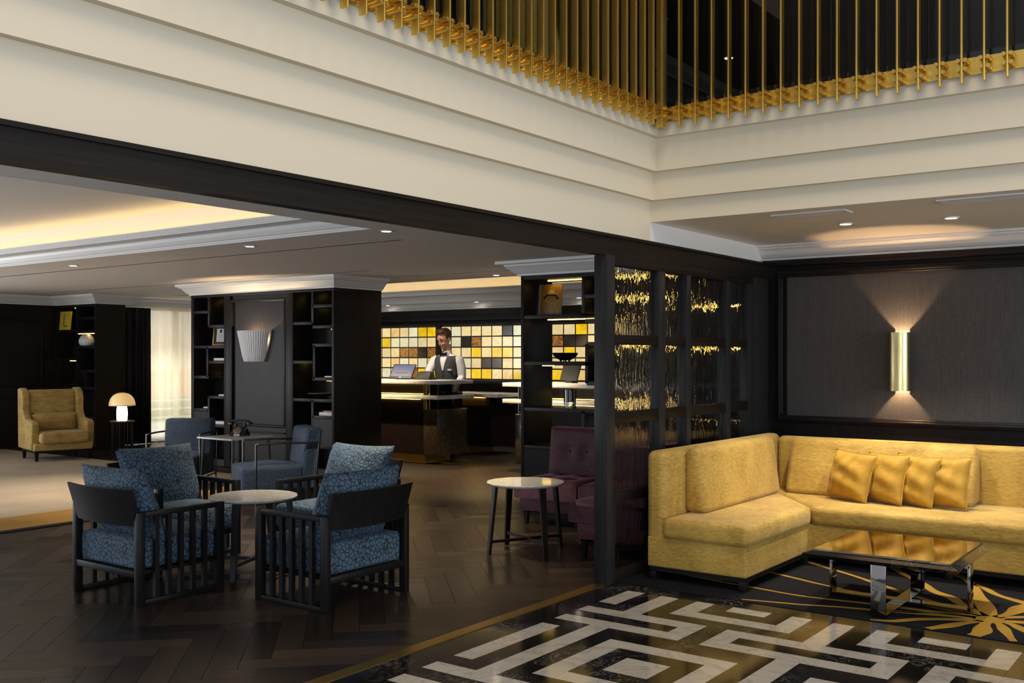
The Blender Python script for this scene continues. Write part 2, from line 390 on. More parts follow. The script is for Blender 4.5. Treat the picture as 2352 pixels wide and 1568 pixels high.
# marble inlay on a half-unit lattice
U = .1205; XC = -2.415; Y0 = 5.665; HU = U/2
def ring(c, j0, j1): return [(c-4, c+4, j0, j0+1), (c-4, c+4, j1-1, j1), (c-4, c-3, j0, j1), (c+3, c+4, j0, j1)]
W = []
for c in (-9, 0, 9, 18):
    W += [(c-3, c-2, 0, 3), (c+2, c+3, 0, 3), (c-3, c+3, 2, 3), (c-1, c+1, 0, 1)]
    W += ring(c+4.5, 4, 7) + [(c+4, c+5, 0, 4), (c+4, c+5, 7, 15.5)] + ring(c+4.5, 15.5, 18.5)
    W += [(c-3, c+3, 8.5, 9.5), (c-3, c+3, 13.5, 14.5), (c-3, c-2, 8.5, 14.5), (c+2, c+3, 8.5, 14.5), (c-1, c+1, 10.5, 12.5)]
W += [(-7, -6, 0, 3), (-7, -6, 8, 14.5)]
NX0, NX1, NJ = -14, 52, 40
def white(i, j):
    x = i/2+.25; y = j/2+.25
    if x < -7: return False
    return any(a < x < b and c < y < d for a, b, c, d in W) and not (x < -5.5 and x > -6 and False)
grid = {(i, j): white(i, j) for i in range(NX0, NX1) for j in range(NJ)}
seen = set(); tiles = []
for j in range(NJ):
    for i in range(NX0, NX1):
        if (i, j) in seen: continue
        w = grid[(i, j)]
        nx = 1
        while nx < 16 and grid.get((i+nx, j)) == w and (i+nx, j) not in seen: nx += 1
        ny = 1
        while ny < 16 and grid.get((i, j+ny)) == w and (i, j+ny) not in seen: ny += 1
        if nx >= ny:
            h = 1
            while h < 2 and all(grid.get((i+a, j+h)) == w and (i+a, j+h) not in seen for a in range(nx)): h += 1
            ww, hh = nx, h
        else:
            h = 1
            while h < 2 and all(grid.get((i+h, j+a)) == w and (i+h, j+a) not in seen for a in range(ny)): h += 1
            ww, hh = h, ny
        for a in range(ww):
            for b in range(hh): seen.add((i+a, j+b))
        tiles.append((XC+i*HU, XC+(i+ww)*HU, Y0-(j+hh)*HU, Y0-j*HU, w))
xl = XC+NX0*HU
for k in range(9): tiles.append((-3.452, xl, Y0-(k+1)*.42+.02, Y0-k*.42+.02, False))
for k in range(8): tiles.append((-3.452+k*.55, -3.452+(k+1)*.55, Y0+.02 if k == 0 else Y0, 5.825, False))
g_ = .0007; cache = {}
for x0, x1, y0, y1, w in tiles:
    if not any(inview(a, b) for a in (x0, (x0+x1)/2, x1) for b in (y0, (y0+y1)/2, y1)): continue
    key = (round(x1-x0, 4), round(y1-y0, 4), w)
    if key not in cache:
        a, b = (x1-x0)/2-g_, (y1-y0)/2-g_
        o = mk('marble_tile', G().box(-a, a, -b, b, -.010, 0), 'marble_w' if w else 'marble_b', fm); cache[key] = o.data
    else: o = inst('marble_tile', cache[key], fm)
    o.location = ((x0+x1)/2-fm.location.x, (y0+y1)/2-fm.location.y, -fm.location.z)
# dark carpet with the gold branching motif, in front of the sofa
cp = struct('floor', G().box(-3.45, 2.5, 5.828, 8.43, -.009, .004), 'carpet_dark', 'charcoal carpet with gold branching rays under the sofa', 'carpet')
def stroke(pts, w0, w1, n=6):
    pts = [Vector((x, y, 0)) for x, y in pts]; out = []
    P = [pts[0]]+pts+[pts[-1]]
    for i in range(1, len(P)-2):
        for k in range(n):
            t = k/n; a, b, c, d = P[i-1], P[i], P[i+1], P[i+2]
            out.append(.5*((2*b)+(c-a)*t+(2*a-5*b+4*c-d)*t*t+(3*b-a-3*c+d)*t*t*t))
    out.append(pts[-1]); L, R = [], []
    for i, p in enumerate(out):
        d = (out[min(i+1, len(out)-1)]-out[max(i-1, 0)]).normalized(); nn = Vector((-d.y, d.x, 0)); t = i/(len(out)-1)
        w = (w0+(w1-w0)*t)*(1+.25*math.sin(9*t+len(pts)))/2
        L.append(p+nn*w); R.append(p-nn*w)
    return L, R
rays = [([(-2.57,5.86),(-2.347,5.917),(-2.23,5.947),(-2.023,6.027),(-1.794,6.089),(-1.5,6.19),(-1.3,6.24)],.012,.05),
 ([(-3.2,6.3),(-2.657,6.207),(-2.326,6.163),(-2.078,6.191),(-1.841,6.224),(-1.456,6.25),(-1.27,6.25)],.015,.04),
 ([(-2.75,6.72),(-2.509,6.625),(-2.31,6.549),(-2.066,6.476),(-1.915,6.447),(-1.665,6.40),(-1.28,6.28)],.02,.05),
 ([(-2.9,7.4),(-2.719,7.263),(-2.483,7.1),(-2.253,6.956),(-1.997,6.765),(-1.7,6.55),(-1.27,6.28)],.045,.035),
 ([(-2.2,7.5),(-2.078,7.358),(-1.956,7.175),(-1.785,6.974),(-1.672,6.786),(-1.535,6.665),(-1.447,6.519),(-1.26,6.30)],.05,.06),
 ([(-1.8,7.6),(-1.688,7.411),(-1.582,7.266),(-1.49,7.054),(-1.411,6.787),(-1.33,6.576),(-1.272,6.393),(-1.24,6.27)],.05,.10),
 ([(-1.56,7.2),(-1.445,7.087),(-1.341,6.934),(-1.241,6.85),(-1.0,6.7)],.02,.08),
 ([(-1.784,5.84),(-1.669,5.889),(-1.554,6.029),(-1.358,6.157),(-1.24,6.23)],.015,.08),
 ([(-1.47,5.84),(-1.405,5.947),(-1.339,6.074),(-1.24,6.23)],.06,.05),
 ([(-1.234,5.835),(-1.219,5.947),(-1.236,6.088),(-1.24,6.23)],.09,.07),
 ([(-1.043,5.845),(-1.114,6.025),(-1.16,6.143),(-1.22,6.25)],.05,.06),
 ([(-.9,5.95),(-1.038,6.111),(-1.117,6.207),(-1.22,6.26)],.05,.05),
 ([(-.8,6.38),(-1.068,6.29),(-1.146,6.265),(-1.23,6.26)],.05,.04),
 ([(-.85,6.6),(-1.091,6.421),(-1.161,6.352),(-1.23,6.27)],.03,.04),
 ([(-1.0,6.95),(-1.132,6.667),(-1.163,6.503),(-1.192,6.379),(-1.24,6.26)],.10,.05),
 ([(-1.75,6.10),(-1.668,6.13),(-1.534,6.212),(-1.377,6.243),(-1.25,6.25)],.012,.05)]
for i, (p, a, b) in enumerate(rays):
    L, R = stroke(p, a, b); g = G()
    top = [(v.x, v.y) for v in L]+[(v.x, v.y) for v in reversed(R)]
    vl = [g.bm.verts.new((v.x, v.y, .0062)) for v in L]; vr = [g.bm.verts.new((v.x, v.y, .0062)) for v in R]
    for k in range(len(vl)-1): g.bm.faces.new((vl[k], vl[k+1], vr[k+1], vr[k]))
    ex = bmesh.ops.extrude_face_region(g.bm, geom=g.bm.faces[:]); bmesh.ops.translate(g.bm, verts=[v for v in ex['geom'] if isinstance(v, bmesh.types.BMVert)], vec=(0, 0, -.004))
    mk('gold_ray', g, 'carpet_gold', cp, world=True)
mk('gold_hub', G().lathe([(.085, .002), (.085, .0058), (.06, .0066), (0, .0066)], (-1.24, 6.25, 0), 20), 'carpet_gold', cp, world=True)
# lounge carpet, beige with ochre border and dark edge
cb = struct('floor', G().box(-16.35, -8.60, 1.4, 8.27, -.008, .006), 'carpet_beige', 'large beige lounge carpet with ochre border', 'carpet')
bx('border', 'carpet_orange', cb, -9.35, -8.66, 1.4, 8.27, .004, .0075)
bx('edge_band', 'carpet_dark', cb, -8.66, -8.56, 1.4, 8.27, .0, .008)
# tan inner band of the carpet
bx('inner_band', M['carpet_beige'], cb, -10.0, -9.75, 1.4, 8.0, .004, .0068)
# ------------------------------------------------------------------ atrium fascia, beam, ceilings
def fascia(name, path, label, thick=.3):
    # stepped profile: (offset towards the void, z), each upper band overhangs the one below
    prof = [(-thick, 2.305), (0, 2.305), (0, 2.603), (.045, 2.603), (.045, 2.797), (.09, 2.797), (.09, 3.025), (.135, 3.025), (.135, 3.215), (-thick, 3.215)]
    return prof
# the void lies at x > -3.5, y < 6.40 ; path travelled so that 'right of travel' is the void
gl = G(); prof = fascia('', None, '')
gl.extr(prof, [(-3.5, -1.5), (-3.5, 6.40)])
# mitre by hand: trim left run at the diagonal
def cutdiag(g, keep_left):
    n = Vector((1, 1, 0)).normalized() if keep_left else Vector((-1, -1, 0)).normalized()
    bmesh.ops.bisect_plane(g.bm, geom=g.bm.verts[:]+g.bm.edges[:]+g.bm.faces[:], plane_co=(-3.5, 6.40, 0), plane_no=n, clear_outer=True, clear_inner=False)
    bmesh.ops.holes_fill(g.bm, edges=[e for e in g.bm.edges if len(e.link_faces) == 1], sides=0)
    return g
gl = cutdiag(G().extr(prof, [(-3.5, -1.5), (-3.5, 7.0)]), True)
profR = [(max(o, -.019), z) if z > 2.4 else (max(o, -.019), 2.4552) for o, z in prof]
wl = struct('wall_left', gl, 'cream', 'cream stepped fascia above the dark beam on the left', 'fascia')
gr = cutdiag(G().extr(profR, [(-4.2, 6.40), (3.0, 6.40)]), False)
wr = struct('wall_right', gr, 'cream', 'cream stepped fascia of the atrium above the sofa', 'fascia')
struct('wall_upper', G().box(-3.62, -3.5, 6.40, 8.43, 2.305, 2.46), 'white', 'short white wall strip above the glass partition', 'wall')
struct('ceiling', G().box(-3.6, 3.0, 6.42, 8.6, 2.455, 2.60), 'white', 'white ceiling above the corner sofa', 'ceiling')
# dark beam over the opening: body plus thin cap on top
beam = struct('trim_2', G().box(-3.52, -3.445, -1.5, 8.36, 2.165, 2.285), 'wood_y', 'dark stained beam along the lounge opening', 'beam')
bx('beam_cap', 'wood_y', beam, -3.52, -3.425, -1.5, 8.36, 2.285, 2.3045)
# end wall behind the sofa
wb = struct('wall_back', G().box(-3.6, 3.0, 8.43, 8.6, 0, 2.46), 'wood', 'dark wood end wall behind the yellow sofa', 'wall')
pf = thing('wall_panel', 'charcoal fabric wall panel in a dark moulded frame behind sofa', 'wall panel', (-1.5, 8.43, .94)); pf['kind'] = 'structure'
bx('fabric', 'wallfabric', pf, -3.27, .4, 8.405, 8.43, .99, 2.18)
for nm, a in (('frame_rail', (-3.36, .5, 2.175, 2.235)), ('frame_rail', (-3.36, .5, .935, .995))):
    g = G().box(a[0], a[1], 8.37, 8.43, a[2], a[3]).bevel(.012, 3); mk(nm, g, 'wood_h', pf, world=True, smooth=True)
    g = G().box(a[0]+.03, a[1]-.03, 8.36, 8.40, (a[2]+a[3])/2-.012, (a[2]+a[3])/2+.012).bevel(.008, 3); mk('frame_bead', g, 'wood_h', pf, world=True, smooth=True)
for x in (-3.36, .44):
    mk('frame_stile', G().box(x, x+.06, 8.37, 8.43, .995, 2.175).bevel(.012, 3), 'wood', pf, world=True, smooth=True)
    mk('frame_bead', G().box(x+.018, x+.042, 8.36, 8.40, .96, 2.21).bevel(.008, 3), 'wood', pf, world=True, smooth=True)
mk('trim_rail', G().box(-3.44, .6, 8.35, 8.43, 2.27, 2.32).bevel(.01, 2), 'wood_h', pf, world=True, smooth=True)
crown = [(0, 2.33), (.018, 2.33), (.018, 2.348), (.035, 2.352), (.06, 2.375), (.085, 2.41), (.105, 2.425), (.105, 2.435), (.135, 2.438), (.135, 2.4555), (0, 2.4555)]
struct('trim_3', G().extr(crown, [(-3.5, 8.43), (3.0, 8.43)]), 'trim_white', 'white crown moulding above the charcoal wall panel', 'moulding')
# ------------------------------------------------------------------ lounge ceiling, z = 2.5, with a light cove tray
cl = struct('ceiling', G().box(-16.6, -14.2, -1.5, 13.8, 2.5, 2.62), 'ceil', 'grey white lounge ceiling with recessed light tray', 'ceiling')
for a in ((-14.2, -5.60, 5.75, 10.2), (-5.60, -3.6, -1.5, 10.2), (-14.2, -5.60, -1.5, .6)):
    bx('ceiling_field', 'ceil', cl, a[0], a[1], a[2], a[3], 2.5, 2.62)
bx('tray_ceiling', 'ceil', cl, -14.4, -5.5, .4, 5.95, 2.86, 2.9)
tray = struct('trim_4', G().box(-14.2, -5.60, 5.75, 5.82, 2.515, 2.9), 'trim_white', 'white stepped mouldings around the glowing ceiling tray', 'moulding')
mold = [(0, 2.499), (.012, 2.499), (.012, 2.512), (.03, 2.512), (.03, 2.525), (.05, 2.53), (.075, 2.56), (.085, 2.58), (.085, 2.59), (0, 2.59)]
path = [(-14.2, .6), (-14.2, 5.75), (-5.60, 5.75), (-5.60, .6)]
mk('tray_moulding', G().extr(mold, path), 'trim_white', tray, world=True)
lip = [(.0, 2.59), (.26, 2.59), (.26, 2.602), (.275, 2.602), (.275, 2.614), (.29, 2.614), (.29, 2.626), (.305, 2.626), (.305, 2.64), (.0, 2.64)]
mk('cove_lip', G().extr(lip, path), 'trim_white', tray, world=True)
mk('tray_side', G().box(-5.60, -5.53, .6, 5.82, 2.515, 2.9), 'trim_white', tray, world=True)
mk('tray_side', G().box(-14.27, -14.2, .6, 5.82, 2.515, 2.9), 'trim_white', tray, world=True)
mk('cove_light', G().box(-14.0, -5.8, 5.62, 5.66, 2.645, 2.66), 'cove', tray, world=True)
mk('cove_light', G().box(-5.78, -5.74, .8, 5.6, 2.645, 2.66), 'cove', tray, world=True)
# linear slot grilles in the lounge ceiling
def grille(p0, p1, label, w=.05):
    r = thing('slot_grille', label, 'air grille', ((p0[0]+p1[0])/2, (p0[1]+p1[1])/2, 2.49)); r['kind'] = 'structure'
    bx('frame', 'ceil', r, p0[0], p1[0], p0[1]-w/2, p0[1]+w/2, 2.4992, 2.5004)
    for k in (-1, 0, 1): bx('slot', 'matte_black', r, p0[0]+.02, p1[0]-.02, p0[1]+k*.016-.0055, p0[1]+k*.016+.0055, 2.4985, 2.4993)
grille((-13.6, 6.43), (-5.9, 6.43), 'long slot air grille in lounge ceiling beside the glowing tray')
grille((-15.3, 8.50), (-8.3, 8.50), 'slot air grille in lounge ceiling in front of the dark column')
grille((-8.5, 9.45), (-6.9, 9.45), 'short slot air grille in ceiling near the reception')
# reception ceiling: raised cove, far stepped bulkhead
rc = struct('ceiling', G().box(-14.4, -3.4, 10.2, 13.8, 2.80, 2.86), 'ceil', 'glowing raised ceiling over the reception desks', 'ceiling')
bx('cove_edge', 'ceil', rc, -14.4, -3.6, 10.14, 10.2, 2.5, 2.86)
st = struct('trim_5', G().box(-14.4, -3.6, 13.25, 13.6, 2.295, 2.40), 'trim_white', 'white stepped bulkhead above the glass tile wall', 'moulding')
for a in ((13.2, 2.30, 2.318), (13.22, 2.33, 2.342)): bx('bead', 'trim_white', st, -14.4, -3.6, a[0], 13.26, a[1], a[2])
bx('step', 'trim_white', st, -14.4, -3.6, 12.98, 13.6, 2.40, 2.515)
bx('bead', 'trim_white', st, -14.4, -3.6, 12.955, 12.99, 2.455, 2.47)
bx('bead', 'trim_white', st, -14.4, -3.6, 12.94, 12.99, 2.485, 2.50)
bx('step', 'trim_white', st, -14.4, -3.6, 12.72, 13.6, 2.515, 2.60)
bx('bead', 'trim_white', st, -14.4, -3.6, 12.70, 12.73, 2.56, 2.572)
bx('bead', 'trim_white', st, -14.4, -3.6, 12.685, 12.73, 2.58, 2.60)
bx('cove_back', 'trim_white', st, -14.4, -3.6, 13.15, 13.25, 2.6, 2.86)
bx('cove_light', 'cove', st, -14.2, -3.8, 12.98, 13.02, 2.602, 2.615)
# walls around the lounge
struct('wall_reception', G().box(-14.6, -3.4, 13.56, 13.7, 0, 2.9), 'wood', 'dark wood wall behind the reception desks', 'wall')
struct('wall_side', G().box(-16.6, -16.35, -1.0, 9.4, 0, 2.5), 'wood', 'dark panelled lounge wall behind the yellow wing chair', 'wall')
struct('wall_return', G().box(-14.75, -14.55, 11.9, 13.6, 0, 2.9), 'wood', 'dark wall beside the window towards reception', 'wall')
lw = [o for o in COL.objects if o.name == 'wall_side'][0]
for (ya, yb) in ((6.4, 7.35), (7.75, 8.95)):
    for z0, z1 in ((1.0, 2.12), (.12, .86)):
        for a in ((ya, yb, z1-.03, z1), (ya, yb, z0, z0+.03), (ya, ya+.03, z0, z1), (yb-.03, yb, z0, z1)):
            mk('panel_bead', G().box(-16.36, -16.325, *a).bevel(.008, 2), 'wood', lw, world=True)
cr2 = [(0, 2.35), (.02, 2.35), (.02, 2.366), (.035, 2.372), (.07, 2.41), (.10, 2.445), (.125, 2.452), (.125, 2.464), (.155, 2.468), (.155, 2.5), (0, 2.5)]
# right of travel must point into the room
struct('trim_6', G().extr(cr2, [(-16.35, -1.0), (-16.35, 9.17), (-15.12, 9.17), (-15.12, 9.75), (-15.6, 9.75), (-15.6, 12.4)]), 'trim_white', 'cream crown moulding along the far lounge wall and window', 'moulding')
struct('trim_7', G().extr(cr2, [(-12.09, 9.62), (-12.09, 8.78), (-9.22, 8.78), (-9.22, 9.62), (-12.09, 9.62)][:4]), 'trim_white', 'white crown moulding on the dark middle column', 'moulding')
cr3 = [(0, 2.35), (.03, 2.35), (.03, 2.372), (.05, 2.38), (.10, 2.425), (.13, 2.45), (.13, 2.466), (.20, 2.47), (.20, 2.5), (0, 2.5)]
struct('trim_8', G().extr(cr3, [(-6.32, 9.27), (-6.32, 8.72), (-3.55, 8.72)]), 'trim_white', 'white crown moulding above the open shelving beside reception', 'moulding')
# ------------------------------------------------------------------ upper floor around the void
up = struct('floor', G().box(-8.0, -3.42, -1.5, 14, 3.0, 3.2), 'subfloor', 'upper floor slab behind the brass railing', 'floor')
bx('slab_end', 'subfloor', up, -3.42, 3.0, 6.46, 14, 3.0, 3.2)
uw = struct('wall_upper', G().box(-3.45, 3.2, 8.7, 8.9, 3.2, 6.6), 'wood', 'dark wood panelled wall of the upper gallery', 'wall')
for k in range(5):
    x0 = -3.0+k*.95
    for z0, z1 in ((3.36, 3.72), (3.84, 4.75)):
        for ins in (0, .07):
            a = (x0+ins, x0+.83-ins, z0+ins, z1-ins)
            for q in ((a[0], a[1], a[3]-.022, a[3]), (a[0], a[1], a[2], a[2]+.022), (a[0], a[0]+.022, a[2], a[3]), (a[1]-.022, a[1], a[2], a[3])):
                mk('panel_bead', G().box(q[0], q[1], 8.68, 8.71, q[2], q[3]).bevel(.006, 1), 'wood_h', uw, world=True)
ug = struct('wall_gallery', G().box(-5.0, -4.85, -1.5, 14, 3.2, 4.6), 'wood', 'dark corridor wall behind the left brass railing', 'wall')
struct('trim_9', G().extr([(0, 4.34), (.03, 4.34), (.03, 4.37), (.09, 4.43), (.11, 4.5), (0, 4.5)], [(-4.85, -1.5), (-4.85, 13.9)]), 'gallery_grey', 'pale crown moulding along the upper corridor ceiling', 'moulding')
struct('wall_corridor', G().box(-5.0, -3.3, 13.8, 14, 3.2, 4.6), 'wood', 'dark end wall of the upper corridor', 'wall')
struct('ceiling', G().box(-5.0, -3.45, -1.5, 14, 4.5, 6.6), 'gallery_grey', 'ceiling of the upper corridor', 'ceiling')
for y0, nm in ((4.05, 0), (6.3, 1)):
    d = thing('door_%d' % (nm+1), ['dark gallery door with brass frame behind the left railing', 'second dark gallery door with brass frame nearer the atrium corner'][nm], 'door', (-4.84, y0+.45, 3.2)); d['kind'] = 'structure'
    bx('door_leaf', 'black', d, -4.85, -4.82, y0, y0+.9, 3.205, 4.28)
    bx('door_jamb', 'brass', d, -4.85, -4.79, y0-.06, y0, 3.205, 4.32); bx('door_jamb', 'brass', d, -4.85, -4.79, y0+.9, y0+.96, 3.205, 4.32)
    bx('pull_handle', 'brass', d, -4.80, -4.775, y0+.12, y0+.15, 3.6, 4.1)
def text(body, size, loc, rot, mat, parent, depth=.001, name='lettering'):
    cu = bpy.data.curves.new(name, 'FONT'); cu.body = body; cu.size = size; cu.extrude = depth; cu.align_x = 'CENTER'; cu.align_y = 'CENTER'
    t = bpy.data.objects.new(name, cu); dg = bpy.context.evaluated_depsgraph_get()
    COL.objects.link(t); dg.update(); me = bpy.data.meshes.new_from_object(t.evaluated_get(dg)); bpy.data.objects.remove(t)
    me.materials.append(M[mat] if isinstance(mat, str) else mat)
    o = bpy.data.objects.new(name, me); COL.objects.link(o)
    if parent is not None: o.parent = parent; loc = Vector(loc)-chainloc(parent)
    o.location = loc; o.rotation_euler = rot; return o
M['faint'] = plain('faint_grey_print', (.03, .03, .027, 1), .6)
sg = thing('directory_sign', 'black directory sign with faint grey lettering behind left brass railing', 'sign', (-4.82, 6.02, 3.45))
bx('board', 'black', sg, -4.85, -4.82, 5.68, 6.2, 3.45, 4.25)
for s_, y, z in (('E', 5.74, 4.13), ('VE', 5.90, 4.13), ('NG', 6.06, 4.13)): text(s_, .06, (-4.818, y, z), (pi/2, 0, pi/2), 'faint', sg)
for k in range(7): bx('text_line', 'faint', sg, -4.82, -4.8185, 5.86, 5.95, 4.02-k*.055, 4.03-k*.055)
# ------------------------------------------------------------------ brass railings
def railing(name, label, along, a0, a1, off, out, n, first, step):
    """along 'y' or 'x'; off: coordinate of the fascia face; out: +1/-1 direction into the void"""
    mid = (a0+a1)/2; root = thing(name, label, 'railing', (off, mid, 3.07) if along == 'y' else (mid, off, 3.07))
    def B(nm, mat, u0, u1, v0, v1, z0, z1, par=root, bev=0):      # u along the rail, v outward from the fascia face
        p, q = sorted((off+out*v0, off+out*v1))
        return bx(nm, mat, par, *( (p, q, u0, u1) if along == 'y' else (u0, u1, p, q)), z0, z1, bev)
    B('rail_plate', 'brass_fin', a0, a1, 0, .012, 3.115, 3.215)
    B('glass_channel', 'black', a0, a1, -.03, -.01, 3.215, 3.255)
    B('glass_pane', 'clear', a0, a1, -.026, -.016, 3.255, 4.45)
    fin = None
    for k in range(n):
        u = first+k*step
        if fin is None:
            fin = B('fin', 'brass_fin', u-.006, u+.006, .052, .100, 3.055, 4.6, bev=.0015); base = fin.location.copy(); u_first = u
            peg = None
            for du in (-.0195, .0195):
                for z in (3.135, 3.185):
                    c = Vector((off, u+du, z)) if along == 'y' else Vector((u+du, off, z)); d = Vector((out, 0, 0)) if along == 'y' else Vector((0, out, 0))
                    mk('peg', G().cyl(c+d*.01, c+d*.10, .0125, n=14).cyl(c+d*.0985, c+d*.1015, .0105, n=14), 'brass_fin', fin, world=True, smooth=True)
        else:
            c = copytree(fin, root); sh = (u-u_first)
            c.location = base+(Vector((0, sh, 0)) if along == 'y' else Vector((sh, 0, 0)))
    return root
railing('brass_railing', 'long brass fin railing above the left cream fascia', 'y', 1.2, 6.252, -3.365, 1, 33, 6.146-32*.118, .118)
railing('brass_railing', 'brass fin railing above the cream fascia over the sofa', 'x', -3.352, 1.6, 6.265, -1, 26, -3.275, .119)
# ------------------------------------------------------------------ glass partition
pt = thing('glass_partition', 'dark framed partition of rippled glass panes behind the yellow sofa', 'partition', (-3.5, 7.0, 0))
bx('post', 'wood_sheen', pt, -3.535, -3.435, 5.70, 5.80, 0, 2.165, .002)
bx('end_stile', 'wood_sheen', pt, -3.51, -3.435, 8.08, 8.43, 0, 2.165, .002)
bx('base_rail', 'wood_y', pt, -3.52, -3.44, 5.80, 8.08, 0, .075, .002)
bx('top_rail', 'wood_y', pt, -3.52, -3.44, 5.80, 8.08, 2.105, 2.165, .002)
cols = [(5.80, 6.41), (6.50, 6.84), (6.91, 7.54), (7.62, 7.97)]
for a, b in ((6.41, 6.50), (6.84, 6.91), (7.54, 7.62), (7.97, 8.08)): bx('mullion', 'wood_sheen', pt, -3.52, -3.432, a, b, .075, 2.105, .002)
rows = [(.075, .523), (.595, 1.053), (1.125, 1.578), (1.644, 2.105)]
for a, b in cols:
    for z0, z1 in ((.523, .595), (1.053, 1.125), (1.578, 1.644)): bx('rail', 'wood_y', pt, -3.515, -3.44, a, b, z0, z1, .002)
    for z0, z1 in rows: bx('pane', 'ripple', pt, -3.482, -3.474, a-.003, b+.003, z0-.003, z1+.003)
# ------------------------------------------------------------------ corner sofa
sf = thing('corner_sofa', 'L-shaped yellow velvet corner sofa on black plinth legs', 'sofa', (-2.6, 7.4, 0))
def rb(name, mat, par, a, bev, seg=4): 
    g = G().box(*a).bevel(bev, seg); return mk(name, g, mat, par, world=True, smooth=True)
def rp(name, mat, par, poly, z0, z1, bev, seg=4):
    g = G().prism(poly, z0, z1).bevel(bev, seg); return mk(name, g, mat, par, world=True, smooth=True)
rp('base', 'gold_velvet', sf, [(-3.32, 6.03), (-2.615, 6.03), (-2.615, 7.17), (-.72, 7.17), (-.72, 8.08), (-3.32, 8.08)], .092, .292, .012)
rp('seat_cushion', 'gold_velvet', sf, [(-3.20, 6.00), (-2.59, 6.00), (-2.59, 7.125), (-3.05, 7.70), (-3.20, 7.74)], .285, .425, .042, 5)
rp('seat_cushion', 'gold_velvet', sf, [(-2.583, 7.13), (-.75, 7.13), (-.75, 7.98), (-3.20, 7.98), (-3.20, 7.75), (-3.045, 7.71)], .285, .425, .042, 5)
rb('back_frame', 'gold_velvet', sf, (-3.335, -3.195, 6.035, 8.09, .092, .865), .05, 6)
rb('back_frame', 'gold_velvet', sf, (-3.19, -.72, 7.975, 8.09, .092, .85), .045, 6)
def wedge(name, axis, mat, a0, a1, back, bot, top, z0, z1, bev=.05):
    if axis == 'y': lo = [(back, a0, z0), (bot, a0, z0), (bot, a1, z0), (back, a1, z0)]; hi = [(back, a0, z1), (top, a0, z1), (top, a1, z1), (back, a1, z1)]
    else: lo = [(a0, bot, z0), (a1, bot, z0), (a1, back, z0), (a0, back, z0)]; hi = [(a0, top, z1), (a1, top, z1), (a1, back, z1), (a0, back, z1)]
    mk(name, G().hexa(lo, hi).bevel(bev, 4), mat, sf, world=True, smooth=True)
wedge('back_cushion', 'y', 'gold_velvet', 6.33, 7.70, -3.20, -3.035, -3.095, .42, .868)
wedge('back_cushion', 'x', 'gold_velvet', -3.03, -1.64, 7.98, 7.70, 7.86, .42, .85)
for x, y in ((-3.31, 6.04), (-2.665, 6.03), (-2.665, 7.10), (-.80, 7.19), (-3.31, 8.03), (-.80, 8.03), (-1.7, 7.19)): bx('leg', 'chairwood', sf, x, x+.045, y, y+.045, .004, .07, .003)
bx('plinth_rail', 'chairwood', sf, -3.31, -2.625, 6.04, 6.085, .062, .094); bx('plinth_rail', 'chairwood', sf, -2.67, -2.625, 6.085, 7.19, .062, .094)
bx('plinth_rail', 'chairwood', sf, -2.67, -.74, 7.19, 7.235, .062, .094)
# four mustard scatter cushions in a row
pw = [(-2.49, 7.60, 'leftmost mustard satin cushion on the yellow sofa'), (-2.235, 7.61, 'second mustard satin cushion from the left on the sofa'), (-2.03, 7.61, 'third mustard satin cushion from the left on the sofa'), (-1.815, 7.60, 'rightmost mustard satin cushion on the yellow sofa')]
for k, (x, y, lb) in enumerate(pw):
    rz = [-.42, -.48, -.46, -.30][k]; tl = [.28, .27, .26, .30][k]
    r = thing('scatter_cushion', lb, 'cushion', (x, y-.05, .428), rz, 'mustard cushions lined up on the sofa')
    r.rotation_euler = (-tl, [.05, -.02, .02, -.06][k], rz)
    mk('cushion_body', G().pillow(.385, .37, .18, (0, 0, .186), 26, .07, .016, k), 'pillow', r, smooth='all')
    pts = []
    for i in range(73):
        t = i/72*4; e = int(t) % 4; f = t-int(t); u, v = [(-1+2*f, -1), (1, -1+2*f), (1-2*f, 1), (-1, 1-2*f)][e]
        pts.append((u*.1925*(1-.07*(1-v*v)), 0, .186+v*.185*(1-.07*(1-u*u))))
    mk('piping', G().tube(pts, .0045, 6), 'pillow', r, smooth='all')
# ------------------------------------------------------------------ coffee table
ct = thing('coffee_table', 'square mirrored coffee table with black marble rim and steel legs', 'coffee table', (-1.76, 6.33, .006))
x0, x1, y0, y1 = -2.20, -1.32, 5.88, 6.78
mk('marble_rim', G().hexa([(x0+.02, y0+.02, .305), (x1-.02, y0+.02, .305), (x1-.02, y1-.02, .305), (x0+.02, y1-.02, .305)], [(x0, y0, .328), (x1, y0, .328), (x1, y1, .328), (x0, y1, .328)]), 'marble_b', ct, world=True)
mk('marble_bevel', G().hexa([(x0, y0, .328), (x1, y0, .328), (x1, y1, .328), (x0, y1, .328)], [(x0+.055, y0+.055, .345), (x1-.055, y0+.055, .345), (x1-.055, y1-.055, .345), (x0+.055, y1-.055, .345)]), 'marble_b', ct, world=True)
bx('mirror_top', 'mirror', ct, x0+.055, x1-.055, y0+.055, y1-.055, .3455, .3555)
xm, ym = -1.76, 6.33
for nm, a in (('leg', (xm-.042, xm+.042, y0+.03, y0+.045)), ('leg', (xm-.042, xm+.042, y1-.045, y1-.03)), ('leg', (x0+.03, x0+.045, ym-.042, ym+.042)), ('leg', (x1-.045, x1-.03, ym-.042, ym+.042))):
    bx(nm, 'chrome', ct, *a, .007, .306, .001)
bx('stretcher', 'chrome', ct, xm-.042, xm+.042, y0+.045, y1-.045, .008, .02); bx('stretcher', 'chrome', ct, x0+.045, x1-.045, ym-.042, ym+.042, .021, .032)
